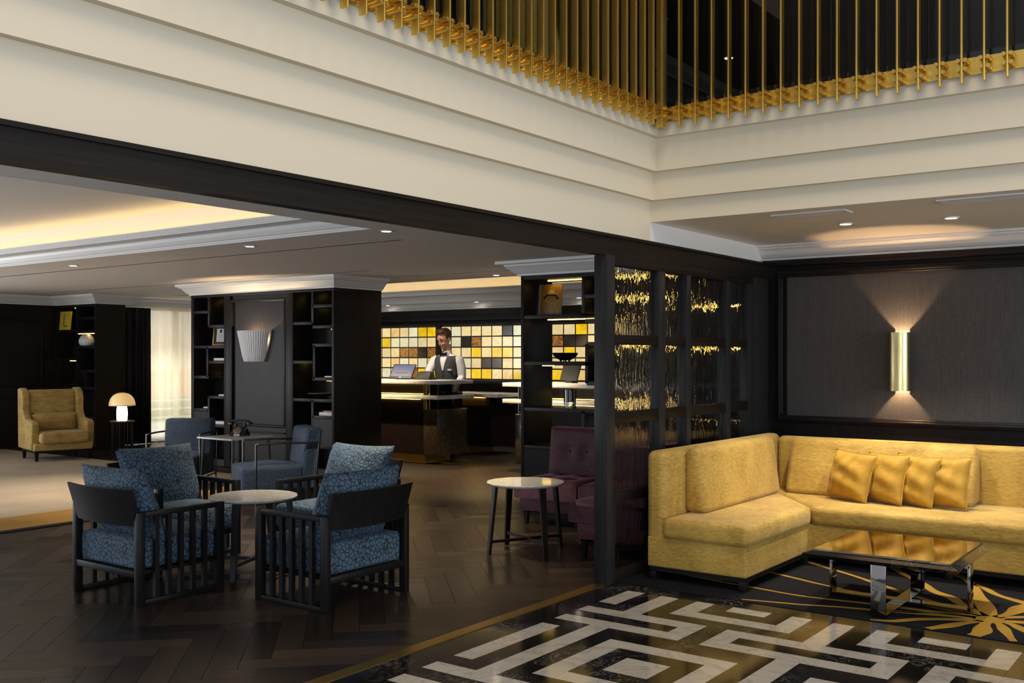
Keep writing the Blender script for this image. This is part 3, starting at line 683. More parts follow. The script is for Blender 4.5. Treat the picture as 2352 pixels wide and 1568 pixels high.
# ------------------------------------------------------------------ wall sconce
sc = thing('wall_sconce', 'half-round brass wall sconce glowing on the charcoal panel', 'wall lamp', (-2.31, 8.40, 1.225))
g = G()
for z0, z1 in ((1.225, 1.69),):
    n = 28; A, Bq, C2, D2 = [], [], [], []
    for i in range(n+1):
        t = pi*1.62*i/n-.31*pi; r = .082; q = .078
        c, s_ = -math.cos(t), -math.sin(t)
        A.append(g.bm.verts.new((-2.31+r*c, 8.325+r*s_, z0))); Bq.append(g.bm.verts.new((-2.31+r*c, 8.325+r*s_, z1)))
        C2.append(g.bm.verts.new((-2.31+q*c, 8.325+q*s_, z0))); D2.append(g.bm.verts.new((-2.31+q*c, 8.325+q*s_, z1)))
    for i in range(n):
        for a, b in ((A, Bq), (C2, D2), (A, C2), (Bq, D2)): g.bm.faces.new((a[i], a[i+1], b[i+1], b[i]))
    for i in (0, n): g.bm.faces.new((A[i], Bq[i], D2[i], C2[i]))
mk('shade', g, 'brass_light', sc, world=True, smooth=True)
bx('back_plate', 'brass_light', sc, -2.345, -2.275, 8.385, 8.404, 1.33, 1.59)
for z in (1.37, 1.55): mk('arm', G().cyl((-2.31, 8.27, z), (-2.31, 8.39, z), .006, n=8).cyl((-2.39, 8.315, z), (-2.31, 8.385, z), .004, n=8), 'brass_light', sc, world=True)
def spot(name, loc, power, col, angle=1.2, blend=.4, parent=None, rot=(0, 0, 0), r=.02):
    d = bpy.data.lights.new(name, 'SPOT'); d.energy = power; d.color = col; d.spot_size = angle; d.spot_blend = blend; d.shadow_soft_size = r
    o = bpy.data.objects.new(name, d); COL.objects.link(o); o.rotation_euler = rot
    if parent is not None: o.parent = parent; loc = Vector(loc)-chainloc(parent)
    o.location = loc; return o
for z, rx, dz in ((1.55, pi, .034), (1.365, 0, -.034)):
    spot('bulb_light', (-2.31, 8.335, z+dz), 20, (1.0, .60, .30), 2.7, .05, sc, (rx, 0, 0), .010)
    mk('bulb', G().lathe([(0, 0), (.014, .004), (.017, .03), (.012, .05), (0, .056)], (-2.31, 8.335, z-.028), 12), emit('sconce_bulb', (1, .7, .4, 1), 20), sc, world=True, smooth=True)
# ------------------------------------------------------------------ slatted blue armchairs
def armchair(label):
    r = thing('armchair', label, 'armchair', group='blue armchairs around the round table')
    Wd, D = .72, .63; hw = Wd/2; hd = D/2
    for sx in (-1, 1):
        xa, xb = sorted((sx*hw, sx*(hw-.042)))
        bx('leg', 'chairwood', r, xa, xb, -hd, -hd+.055, 0, .56, .003, False); bx('leg', 'chairwood', r, xa, xb, hd-.05, hd, 0, .56, .003, False)
        bx('arm_rail', 'chairwood', r, xa, xb, -hd+.055, hd-.05, .528, .56, .003, False)
        bx('floor_rail', 'chairwood', r, xa, xb, -hd+.055, hd-.05, .0, .032, .003, False)
        for k in range(5):
            y = -hd+.055+(D-.105)*(k+1)/6; xs = sorted((sx*(hw-.006), sx*(hw-.034)))
            bx('slat', 'chairwood', r, xs[0], xs[1], y-.014, y+.014, .032, .528, 0, False)
    bx('seat_rail', 'chairwood', r, -hw+.042, hw-.042, -hd+.005, -hd+.045, .165, .205, .003, False)
    bx('seat_rail', 'chairwood', r, -hw+.042, hw-.042, hd-.045, hd-.002, .165, .205, .003, False)
    bx('seat_deck', 'chairwood', r, -hw+.042, hw-.042, -hd+.045, hd-.045, .18, .2, 0, False)
    # curved leaning back panel
    g = G(); n = 12; rows_ = []
    for j, (z, lean, hww) in enumerate(((.475, 0, .325), (.56, .015, .335), (.64, .036, .342), (.70, .052, .346))):
        f, k = [], []
        for i in range(n+1):
            u = -1+2*i/n; x = u*hww; y = hd-.03+lean+.05*(1-u*u)
            f.append(g.bm.verts.new((x, y, z))); k.append(g.bm.verts.new((x, y+.022, z)))
        rows_.append((f, k))
    for (f0, k0), (f1, k1) in zip(rows_, rows_[1:]):
        for i in range(n):
            g.bm.faces.new((f0[i], f0[i+1], f1[i+1], f1[i])); g.bm.faces.new((k0[i+1], k0[i], k1[i], k1[i+1]))
        for i in (0, n): g.bm.faces.new((f0[i], f1[i], k1[i], k0[i]))
    for f, k in (rows_[0], rows_[-1]):
        for i in range(n): g.bm.faces.new((f[i], f[i+1], k[i+1], k[i]))
    mk('back_panel', g, 'chairwood', r, smooth=True)
    g = G().box(-hw+.05, hw-.05, -hd-.025, hd-.03, .205, .40)
    bmesh.ops.subdivide_edges(g.bm, edges=g.bm.edges[:], cuts=5, use_grid_fill=True)
    for v in g.bm.verts:
        u = v.co.x/(hw-.05); w = (v.co.y+.02)/(hd)
        if v.co.z > .39: v.co.z += .025*(1-u*u)*(1-min(1, w*w))-.01
        b = math.sin(pi*(v.co.z-.205)/.195); v.co.x *= 1+.02*b
        if v.co.y < -.2: v.co.y -= .018*b
    g.bevel(.03, 3)
    mk('seat_cushion', g, 'blue', r, smooth='all', sub=1)
    g = G().pillow(.67, .52, .23, (0, 0, 0), 18, .06, .008, 3)
    g.xf(Matrix.Translation((0, hd-.135, .572)) @ Matrix.Rotation(-.36, 4, 'X'))
    mk('back_cushion', g, 'blue', r, smooth='all')
    return r
ac = armchair('blue patterned slatted armchair front left, its back to the camera')
ac.location = (-5.766, 3.867, 0); ac.rotation_euler = (0, 0, pi)
for lb, loc, rz in (('blue patterned slatted armchair front right, its back beside the brass strip', (-4.69, 4.46, 0), -pi/2),
                    ('blue patterned slatted armchair behind the front left one, facing the round table', (-6.57, 4.63, 0), pi/2),
                    ('blue patterned slatted armchair at the back right of the round marble table', (-5.67, 5.44, 0), 0)):
    c = copytree(ac); c.location = loc; c.rotation_euler = (0, 0, rz); c['label'] = lb
# ------------------------------------------------------------------ round marble tables
def roundtable(label, rot, mat='gunmetal'):
    r = thing('round_table', label, 'table', group='round marble side tables')
    mk('table_top', G().lathe([(0, .510), (.27, .510), (.288, .514), (.298, .523), (.30, .53), (.297, .535), (0, .535)], n=48), 'marble_table', r, smooth=True)
    for k in range(4):
        a = rot+k*pi/2; c, s_ = math.cos(a), math.sin(a); t = Vector((-s_, c, 0)); d = Vector((c, s_, 0))
        def q(rad, z, w, h): p = d*rad; return [tuple(p+t*sx*w+d*sy*h+Vector((0, 0, z))) for sx, sy in ((-1, -1), (1, -1), (1, 1), (-1, 1))]
        lo = q(.315, 0, .018, .011); hi = q(.262, .51, .027, .012)
        mk('leg', G().hexa([lo[0], lo[3], lo[2], lo[1]], [hi[0], hi[3], hi[2], hi[1]]), mat, r)
    for k in range(2):
        a = rot+k*pi/2; d = Vector((math.cos(a), math.sin(a), 0)); t = Vector((-math.sin(a), math.cos(a), 0)); z0 = .085+.0*k
        lo = [tuple(d*sx*.30+t*sy*.011+Vector((0, 0, z0+k*.001))) for sx, sy in ((-1, -1), (1, -1), (1, 1), (-1, 1))]
        mk('stretcher', G().hexa(lo, [(x, y, z+.022) for x, y, z in lo]), mat, r)
    bx('apron', mat, r, -.19, .19, -.011, .011, .492, .5105, 0, False)
    return r
M['bronze_leg'] = plain('grey_bronze_leg', (.045, .045, .048, 1), .32, .6)
M['brown_leg'] = wood('dark_brown_leg', (.007, .0045, .0035, 1), (.016, .010, .007, 1), .3)
t1 = roundtable('round white marble table between the four blue armchairs', .45, 'bronze_leg'); t1.location = (-5.63, 4.60, 0)
t2 = roundtable('round white marble table with brown legs beside the purple chairs', 1.12, 'brown_leg'); t2.location = (-4.56, 6.35, 0)
# ------------------------------------------------------------------ purple tufted chairs
def tuft(g, x0, x1, y0, y1, z, pts, depth=.03, rad=.09):
    pass
def purple(label, wdt=.66):
    r = thing('tufted_chair', label, 'chair', group='aubergine tufted slipper chairs')
    h = wdt/2
    def grid(ax0, ax1, bx0_, bx1_, n, f):
        g = G(); V = [[g.bm.verts.new(f(ax0+(ax1-ax0)*i/n, bx0_+(bx1_-bx0_)*j/n)) for j in range(n+1)] for i in range(n+1)]
        return g, V
    btn = [(-.13, -.12), (.13, -.12), (-.13, .14), (.13, .14)]
    def dimple(x, y): return sum(.028*math.exp(-((x-a)**2+(y-b)**2)/.0035) for a, b in btn)
    g = G(); n = 24; top = []
    for i in range(n+1):
        row = []
        for j in range(n+1):
            u = -1+2*i/n; v = -1+2*j/n; x = u*h; y = -.02+v*.31
            ed = (1-abs(u)**8)*(1-abs(v)**8)
            row.append(g.bm.verts.new((x, y, .375+.045*ed**.5-dimple(x, y))))
        top.append(row)
    for i in range(n):
        for j in range(n): g.bm.faces.new((top[i][j], top[i+1][j], top[i+1][j+1], top[i][j+1]))
    bnd = [top[i][0] for i in range(n)]+[top[n][j] for j in range(n)]+[top[i][n] for i in range(n, 0, -1)]+[top[0][j] for j in range(n, 0, -1)]
    low = [g.bm.verts.new((v.co.x, v.co.y, .245)) for v in bnd]
    for i in range(len(bnd)): g.bm.faces.new((bnd[i], low[i], low[(i+1)%len(bnd)], bnd[(i+1)%len(bnd)]))
    g.bm.faces.new(low)
    mk('seat_cushion', g, 'purple', r, smooth=True)
    for a, b in btn: mk('button', G().lathe([(0, -.006), (.011, -.003), (.012, .002), (0, .007)], (a, b, .39), 10), 'purple', r, smooth='all')
    bx('base', 'purple', r, -h+.01, h-.01, -.26, .32, .125, .245, .012, False)
    # back with two buttons
    g = G(); F = []
    for i in range(n+1):
        row = []
        for j in range(n+1):
            u = -1+2*i/n; v = j/n; x = u*h*.97; z = .40+.44*v; ed = max(0, (1-abs(u)**8)*(1-abs(2*v-1)**10))
            dp = sum(.022*math.exp(-((x-a)**2+(z-.63)**2)/.004) for a in (-.09, .09))
            row.append(g.bm.verts.new((x, .20+.05*v-.04*ed**.5+dp, z)))
        F.append(row)
    for i in range(n):
        for j in range(n): g.bm.faces.new((F[i][j], F[i+1][j], F[i+1][j+1], F[i][j+1]))
    bnd = [F[i][0] for i in range(n)]+[F[n][j] for j in range(n)]+[F[i][n] for i in range(n, 0, -1)]+[F[0][j] for j in range(n, 0, -1)]
    low = [g.bm.verts.new((v.co.x, v.co.y+.11, v.co.z)) for v in bnd]
    for i in range(len(bnd)): g.bm.faces.new((bnd[i], low[i], low[(i+1)%len(bnd)], bnd[(i+1)%len(bnd)]))
    g.bm.faces.new(low)
    mk('backrest', g, 'purple', r, smooth=True)
    for a in (-.09, .09): mk('button', G().lathe([(0, -.006), (.011, -.003), (.012, .002), (0, .007)], (0, 0, 0), 10).xf(Matrix.Translation((a, .205, .63)) @ Matrix.Rotation(pi/2, 4, 'X')), 'purple', r, smooth='all')
    for sx in (-1, 1):
        for y in (-.22, .28):
            mk('leg', G().hexa([(sx*(h-.06)-.013, y-.013, 0), (sx*(h-.06)+.013, y-.013, 0), (sx*(h-.06)+.013, y+.013, 0), (sx*(h-.06)-.013, y+.013, 0)], [(sx*(h-.06)-.023, y-.023, .125), (sx*(h-.06)+.023, y-.023, .125), (sx*(h-.06)+.023, y+.023, .125), (sx*(h-.06)-.023, y+.023, .125)]), 'chairwood', r)
        xs = sx*(h-.06); bx('stretcher', 'chairwood', r, xs-.009, xs+.009, -.2, .26, .075, .1, 0, False)
    bx('stretcher', 'chairwood', r, -h+.06, h-.06, -.229, -.211, .085, .11, 0, False)
    return r
p1 = purple('aubergine tufted chair behind the round table, near the open shelving'); p1.location = (-5.03, 7.62, 0)
c = copytree(p1); c.location = (-4.355, 7.62, 0); c['label'] = 'aubergine tufted chair next to the shelving chair, mostly behind the partition post'
c = copytree(p1); c.location = (-3.90, 6.78, 0); c.rotation_euler = (0, 0, -pi/2); c['label'] = 'nearest aubergine tufted chair, standing against the glass partition'
# ------------------------------------------------------------------ navy chairs with tube arms
def navychair(label):
    r = thing('tube_arm_chair', label, 'chair', group='navy chairs with metal tube arms')
    def soft(nm, a, bev, puff=0):
        g = G().box(*a)
        bmesh.ops.subdivide_edges(g.bm, edges=g.bm.edges[:], cuts=4, use_grid_fill=True)
        cx, cy = (a[0]+a[1])/2, (a[2]+a[3])/2
        for v in g.bm.verts:
            if v.co.z > a[5]-.001: v.co.z += puff*(1-((v.co.x-cx)/(a[1]-cx))**2)*(1-((v.co.y-cy)/(a[3]-cy))**2)
        g.bevel(bev, 3); return g
    mk('seat', soft('seat', (-.28, .28, -.42, .20, .13, .385), .03, .04), 'navy', r, smooth='all')
    g = soft('b', (-.28, .28, .0, .17, .13, .765), .035); 
    for v in g.bm.verts: v.co.y += .16+(v.co.z-.13)*.12
    mk('backrest', g, 'navy', r, smooth='all')
    for sx in (-1, 1):
        x = sx*.30
        pts = [(x, -.29, .0), (x, -.29, .60)]+[(x, -.29+.02*(1-math.cos(t)), .60+.02*math.sin(t)) for t in (.4, .8, 1.2, 1.57)]+[(x, .0, .622), (x, .36, .612)]
        mk('arm_tube', G().tube(pts, .011, 10), 'gunmetal', r, smooth=True)
        mk('arm_joint', G().lathe([(0, -.014), (.012, -.008), (.014, 0), (.012, .008), (0, .014)], (x, -.285, .614), 12), 'chrome', r, smooth='all')
        mk('leg', G().cyl((x, .30, 0), (x, .355, .612), .011, n=10), 'gunmetal', r, smooth=True)
    mk('base_bar', G().cyl((-.30, -.29, .12), (.30, -.29, .12), .010, n=8).cyl((-.30, -.29, .122), (-.30, .31, .122), .009, n=8).cyl((.30, -.29, .122), (.30, .31, .122), .009, n=8), 'gunmetal', r, smooth=True)
    return r
n1 = navychair('navy chair with metal arms left of the telephone table'); n1.location = (-10.02, 7.15, 0); n1.rotation_euler = (0, 0, math.radians(36))
n2 = copytree(n1); n2.location = (-8.22, 7.03, 0); n2.rotation_euler = (0, 0, math.radians(-27)); n2['label'] = 'navy chair with metal arms right of the telephone table'
# square telephone table
sq = thing('square_table', 'small white square table carrying the black telephone', 'table', (-9.26, 7.31, 0))
M['white_gloss'] = plain('white_lacquer', S(205, 203, 206), .12)
mk('table_top', G().box(-9.555, -8.945, 7.01, 7.62, .583, .602).bevel(.008, 3), 'white_gloss', sq, world=True, smooth=True)
for x in (-9.50, -9.0):
    for y in (7.07, 7.56): mk('leg', G().cyl((x+(x+9.25)*.12, y+(y-7.31)*.12, 0), (x, y, .583), .012, .017, 8), 'bronze_leg', sq, world=True)
ph = thing('telephone', 'vintage black rotary telephone on the white square table', 'telephone', (-9.32, 7.42, .602), math.radians(28))
mk('body', G().hexa([(-.10, -.085, 0), (.10, -.085, 0), (.10, .085, 0), (-.10, .085, 0)], [(-.055, -.02, .105), (.055, -.02, .105), (.055, .06, .105), (-.055, .06, .105)]).bevel(.012, 3), 'black', ph, smooth=True)
g = G().lathe([(0, .0), (.045, .0), (.048, .006), (.03, .009), (0, .009)], n=20); g.xf(Matrix.Translation((0, -.062, .055)) @ Matrix.Rotation(math.radians(58), 4, 'X')); mk('dial', g, 'chrome', ph, smooth=True)
bx('base_label', 'white_plastic', ph, -.035, .035, -.0875, -.0848, .004, .02, 0, False)
mk('cradle', G().box(-.06, -.045, -.0, .05, .10, .135).box(.045, .06, -.0, .05, .10, .135), 'black', ph)
mk('handset', G().tube([(-.11, .02, .155), (-.07, .02, .168), (0, .02, .172), (.07, .02, .168), (.11, .02, .155)], .013, 10).lathe([(.02, 0), (.033, .006), (.033, .02), (.018, .035), (0, .038)], (-.11, .02, .122), 14).lathe([(.02, 0), (.033, .006), (.033, .02), (.018, .035), (0, .038)], (.11, .02, .122), 14), 'black', ph, smooth=True)
# ------------------------------------------------------------------ wing chair, lamp table, lamp
wc = thing('wing_chair', 'old gold velvet wing armchair with lumbar cushion on beige carpet', 'armchair', (-14.18, 7.98, .007), math.radians(76))
def rbl(name, mat, par, a, bev, seg=4): return mk(name, G().box(*a).bevel(bev, seg), mat, par, smooth=True)
rbl('base', 'chair_velvet', wc, (-.40, .40, -.36, .36, .145, .25), .02)
g = G().box(-.335, .335, -.45, .22, .25, .41).bevel(.05, 4); mk('seat_cushion', g, 'chair_velvet', wc, smooth=True)
g = G().hexa([(-.33, .17, .25), (.33, .17, .25), (.33, .38, .25), (-.33, .38, .25)], [(-.33, .24, 1.0), (.33, .24, 1.0), (.33, .42, 1.0), (-.33, .42, 1.0)]).bevel(.04, 4); mk('backrest', g, 'chair_velvet', wc, smooth=True)
for sx in (-1, 1):
    out = [(-.30, .16), (.40, .16), (.435, 1.02), (.33, 1.03), (.20, .98), (.155, .86), (.17, .74), (.145, .66), (.06, .585), (-.26, .57), (-.33, .53), (-.34, .45)]
    g = G(); xa, xb = sorted((sx*.325, sx*.43))
    a = [g.bm.verts.new((xa, y, z)) for y, z in out]; b = [g.bm.verts.new((xb, y, z)) for y, z in out]
    g.bm.faces.new(a); g.bm.faces.new(b[::-1])
    for i in range(len(out)): g.bm.faces.new((a[i], b[i], b[(i+1)%len(out)], a[(i+1)%len(out)]))
    bmesh.ops.recalc_face_normals(g.bm, faces=g.bm.faces); g.bevel(.022, 3)
    mk('wing_arm', g, 'chair_velvet', wc, smooth=True)
g = G().pillow(.62, .26, .13, (0, 0, 0), 14, .03); g.xf(Matrix.Translation((0, .12, .53)) @ Matrix.Rotation(-.12, 4, 'X')); mk('lumbar_cushion', g, 'chair_velvet', wc, smooth='all')
for sx in (-1, 1):
    for y in (-.33, .33):
        x = sx*.36; mk('leg', G().hexa([(x-.016, y-.016, 0), (x+.016, y-.016, 0), (x+.016, y+.016, 0), (x-.016, y+.016, 0)], [(x-.026, y-.026, .12), (x+.026, y-.026, .12), (x+.026, y+.026, .12), (x-.026, y+.026, .12)]), 'chairwood', wc)
bx('plinth', 'chairwood', wc, -.39, .39, -.355, .355, .115, .147, 0, False)
lt = thing('lamp_table', 'small round side table with black tube legs under the lamp', 'table', (-13.90, 8.86, 0))
mk('table_top', G().lathe([(0, .505), (.17, .505), (.178, .51), (.178, .52), (.172, .524), (0, .524)], n=32), wood('walnut_top', (.10, .06, .03, 1), (.2, .13, .07, 1), .35), lt, smooth=True)
for k in range(8):
    a = 2*pi*k/8; mk('leg', G().cyl((.15*math.cos(a), .15*math.sin(a), 0), (.15*math.cos(a), .15*math.sin(a), .505), .014, n=10), 'black', lt, smooth=True)
lm = thing('table_lamp', 'glowing mushroom table lamp with cream glass dome on small table', 'table lamp', (-13.90, 8.86, .524))
M['lamp_stem'] = emit('glowing_opal_stem', (1.0, .78, .50, 1), 4.5); 
def opal():
    n = N('cream_glass_dome'); n.set(Base_Color=S(240, 220, 180), Roughness=.08, Emission_Color=S(240, 190, 110), Emission_Strength=.42, Subsurface_Weight=.0, Coat_Weight=.6); return n.m
mk('stem', G().lathe([(.068, 0), (.076, .02), (.08, .10), (.078, .16), (.07, .21), (.066, .225)], n=28), 'lamp_stem', lm, smooth=True)
mk('dome', G().lathe([(.188, .232), (.19, .24), (.186, .28), (.168, .335), (.135, .38), (.09, .41), (.04, .424), (0, .427)], n=40), opal(), lm, smooth=True)
mk('dome_rim', G().lathe([(.188, .225), (.193, .228), (.193, .236), (.188, .239)], n=40), 'trim_white', lm, smooth=True)
mk('lamp_cord', G().tube([(-13.84, 8.97, .55), (-13.82, 9.0, .50), (-13.86, 9.06, .30), (-13.95, 9.1, .1), (-14.1, 9.1, .01)], .004, 6), 'black', lm, world=True)
def point(name, loc, power, col, parent=None, r=.05):
    d = bpy.data.lights.new(name, 'POINT'); d.energy = power; d.color = col; d.shadow_soft_size = r
    o = bpy.data.objects.new(name, d); COL.objects.link(o)
    if parent is not None: o.parent = parent; loc = Vector(loc)-chainloc(parent)
    o.location = loc; return o
# ------------------------------------------------------------------ window and curtains
wn = thing('window_1', 'tall street window behind the sheer curtain', 'window', (-15.75, 10.9, 0)); wn['kind'] = 'structure'
bx('window_frame', 'wood', wn, -15.85, -15.75, 9.7, 9.85, 0, 2.5); bx('window_frame', 'trim_white', wn, -15.82, -15.76, 11.1, 11.18, 0, 2.35)
bx('window_frame', 'trim_white', wn, -15.82, -15.76, 12.3, 12.4, 0, 2.35)
bx('window_frame', 'trim_white', wn, -15.82, -15.76, 9.85, 12.3, 2.31, 2.36); bx('sill', 'trim_white', wn, -15.86, -15.62, 9.85, 12.3, 0, .05)
bx('pane', 'clear', wn, -15.795, -15.787, 9.85, 11.1, .05, 2.31); bx('pane', 'clear', wn, -15.795, -15.787, 11.18, 12.3, .05, 2.31)
struct('wall_window', G().box(-15.9, -15.72, 9.6, 12.6, 2.33, 2.52), 'ceil', 'pale lintel above the curtained window', 'wall')
def drape(name, x, y0, y1, z0, z1, amp, waves, mat, label, th=.006):
    g = G(); n = waves*10; A, Bq = [], []
    rnd = random.Random(waves); phs = rnd.random()*6
    for i in range(n+1):
        y = y0+(y1-y0)*i/n; f = amp*(math.sin(2*pi*waves*i/n+phs)+.4*math.sin(2*pi*waves*1.7*i/n))
        A.append((g.bm.verts.new((x+f, y, z0)), g.bm.verts.new((x+f*.9, y, (z0+z1)/2)), g.bm.verts.new((x+f*.7, y, z1))))
    for a, b in zip(A, A[1:]):
        for k in (0, 1): g.bm.faces.new((a[k], b[k], b[k+1], a[k+1]))
    o = mk(name, g, mat, smooth='all')
    md = o.modifiers.new('thickness', 'SOLIDIFY'); md.thickness = th
    return tag(o, label, 'curtain')
drape('curtain', -15.45, 9.78, 10.40, .01, 2.33, .05, 5, 'curtain_dark', 'dark aubergine curtain left of the bright sheer')
drape('sheer_curtain', -15.52, 10.38, 12.2, .02, 2.33, .035, 9, 'sheer', 'cream sheer curtain over the bright street window', .001)
drape('curtain', -16.15, 5.6, 7.15, .01, 2.36, .05, 7, 'curtain_dark', 'dark curtain at the far left edge beside the wing chair')
# street outside
struct('ground_outside', G().box(-24, -15.9, 6, 16, -.3, -.02), plain('pale_pavement', S(190, 186, 178), .8), 'pale pavement outside the window', 'pavement')
aw = thing('building', 'pale building with a red band across the street', 'building', (-19.5, 11.5, 0))
M['pale_wall'] = plain('pale_render', S(214, 216, 208), .8); M['red'] = plain('red_awning', S(205, 70, 66), .7)
bx('wall', 'pale_wall', aw, -22.5, -22.0, 7, 17, 0, 6); bx('awning', 'red', aw, -21.9, -20.6, 7, 17, .55, 1.15)
for z in (.18, .36, .54): bx('rail', 'trim_white', aw, -18.9, -18.86, 8, 16, z, z+.03)
for y in (10.6, 12.1, 13.6): bx('window', 'smoke', aw, -22.0, -21.98, y, y+.8, 2.0, 3.4)
# ------------------------------------------------------------------ shelving
def board(par, x0, x1, y0, y1, z0, z1, nm='shelf', mat='wood_h'): return bx(nm, mat, par, x0, x1, y0, y1, z0, z1, .0015)
def led(par, x0, x1, y, z): return bx('led_strip', 'led', par, x0, x1, y-.006, y+.006, z-.008, z)
mc = thing('bookcase_column', 'dark wood column with open shelves and panelled centre', 'bookcase', (-10.655, 9.2, 0))
F, D_ = 8.78, 9.62
bx('core', 'wood', mc, -12.05, -9.24, 9.12, D_, 0, 2.35); bx('side_panel', 'wood', mc, -9.262, -9.22, F, D_, 0, 2.35, .002); bx('side_panel', 'wood', mc, -12.09, -12.03, F, D_, 0, 2.35, .002)
bx('stile', 'wood', mc, -11.365, -11.235, F, 9.12, 0, 2.35, .002); bx('stile', 'wood', mc, -10.115, -9.975, F, 9.12, 0, 2.35, .002)
bx('centre_panel', 'wood', mc, -11.235, -10.115, F+.03, 9.12, 0, 2.35)
for a in ((-11.235, -10.115, 2.225, 2.26), (-11.235, -10.115, .57, .605), (-11.235, -11.19, .605, 2.225), (-10.16, -10.115, .605, 2.225)):
    mk('panel_bead', G().box(a[0], a[1], F-.006, F+.032, a[2], a[3]).bevel(.012, 3), 'wood', mc, world=True, smooth=True)
for a in ((-11.20, -10.15, .49, .51), (-11.20, -10.15, .10, .12)): mk('panel_bead', G().box(a[0], a[1], F+.01, F+.035, a[2], a[3]).bevel(.006, 2), 'wood', mc, world=True, smooth=True)
bx('top_rail', 'wood_h', mc, -12.092, -9.218, F-.003, 9.12, 2.315, 2.352, .002); bx('plinth', 'wood_h', mc, -12.09, -9.22, F+.005, 9.12, 0, .09)
T = .04; yf, yb_ = F+.004, 9.12
L0, L1, LD = -12.03, -11.365, -11.705
for a in ((L0, LD, 2.115), (LD, L1, 1.915), (L0, L1, 1.63), (LD, L1, 1.42), (L0, LD, 1.21), (LD, L1, .935), (L0, LD, .755), (LD, L1, .545), (L0, L1, .36)): board(mc, a[0], a[1], yf, yb_, a[2]-T/2, a[2]+T/2)
for x, z0, z1 in ((LD, 1.915, 2.315), (LD-.03, 1.21, 1.63), (LD, .36, .935)): board(mc, x-T/2, x+T/2, yf, yb_, z0, z1, 'divider', 'wood')
bx('drawer_front', 'wood', mc, L0, LD-.02, F+.004, F+.03, .38, .735)
R0, R1, RD = -9.975, -9.262, -9.615
for a in ((R0, RD, 1.92), (RD, R1, 2.13), (RD, R1, 1.87), (R0, RD+.02, 1.425), (RD, R1, 1.64), (RD, R1, 1.215), (R0, RD, .945), (RD, R1, .735), (RD, R1, .945), (R0, R1, .36)): board(mc, a[0], a[1], yf, yb_, a[2]-T/2, a[2]+T/2)
for x, z0, z1 in ((RD, 1.92, 2.315), (RD+.03, 1.215, 1.64), (RD, .36, .945)): board(mc, x-T/2, x+T/2, yf, yb_, z0, z1, 'divider', 'wood')
bx('drawer_front', 'wood', mc, RD+.02, R1, F+.004, F+.03, .38, .715)
for a in ((R0+.12, R0+.33, 2.312), (RD+.1, R1, 2.312), (RD+.1, R1-.01, 1.848), (RD+.08, R1, 2.108), (R0+.05, RD-.1, 1.403), (L0+.4, L1, 2.312), (LD+.12, L1-.05, 1.398), (R0+.3, R1-.2, 1.19), (LD+.1, L1-.05, 1.195)): led(mc, a[0], a[1], yb_-.03 if a[2] != 1.848 else yb_-.10, a[2])
# pleated wall lamp on the column
pl_ = thing('pleated_wall_lamp', 'white pleated half-cone wall lamp on the dark column', 'wall lamp', (-10.72, 8.80, 1.43))
g = G(); n = 44; rings = []
for z, r in ((1.43, .17), (1.50, .20), (1.84, .285)):
    for th in (0, .004):
        rings.append([g.bm.verts.new((-10.735-(r-th+(.014 if i % 2 else 0))*math.cos(pi*i/n), 8.80-(r-th+(.014 if i % 2 else 0))*.62*math.sin(pi*i/n), z)) for i in range(n+1)])
for i in range(n):
    for a, b in ((0, 2), (2, 4), (1, 3), (3, 5), (0, 1), (4, 5)): g.bm.faces.new((rings[a][i], rings[a][i+1], rings[b][i+1], rings[b][i]))
mk('shade', g, plain('white_pleated_fabric', S(222, 222, 224), .8), pl_, world=True)
point('bulb_light', (-10.735, 8.72, 1.72), 26, (1, .72, .42), pl_, .02)
mk('bulb', G().lathe([(0, 0), (.02, .01), (.022, .04), (0, .06)], (-10.735, 8.72, 1.66), 12), emit('wall_lamp_bulb', (1, .75, .45, 1), 4), pl_, world=True)
# open shelving beside reception
rbk = thing('open_bookcase', 'dark open shelving with gold light strips beside the reception', 'bookcase', (-5.0, 8.98, 0))
F2, B2 = 8.72, 9.26
bx('side_panel', 'wood', rbk, -6.322, -6.284, F2, B2, 0, 2.35, .002); bx('side_panel', 'wood', rbk, -3.62, -3.58, F2, B2, 0, 2.35, .002)
bx('top_board', 'wood_h', rbk, -6.284, -3.62, F2, B2, 2.31, 2.352)
M1 = -5.30
bx('side_panel', 'wood', rbk, -4.62, -4.58, F2, B2, 0, 2.31)
for a in ((-6.284, -5.52, 1.915), (-5.52, -4.62, 2.11), (-5.52, -4.62, 1.86), (-6.284, -5.48, 1.425), (-5.50, -4.62, 1.625), (-5.50, -4.62, 1.225), (-6.284, -4.62, .94), (-6.284, -4.62, .54), (-4.58, -3.62, 2.0), (-4.58, -3.62, 1.6), (-4.58, -3.62, 1.22), (-4.58, -3.62, .94)): board(rbk, a[0], a[1], F2+.004, B2, a[2]-T/2, a[2]+T/2)
for x, z0, z1 in ((-5.54, 1.915, 2.31), (-5.50, 1.225, 1.625), (-5.54, .54, .94)): board(rbk, x-T/2, x+T/2, F2+.004, B2, z0, z1, 'divider', 'wood')
bx('drawer_front', 'wood', rbk, -6.284, -5.6, F2+.004, F2+.03, .02, .52); bx('drawer_front', 'wood', rbk, -5.59, -4.62, F2+.004, F2+.03, .02, .52)
bx('back_panel', 'wood', rbk, -5.52, -4.62, B2-.02, B2, 1.245, 2.31); bx('back_panel', 'wood', rbk, -4.58, -3.62, B2-.02, B2, 0, 2.31); bx('back_panel', 'wood', rbk, -6.284, -4.62, B2-.02, B2, 0, .52)
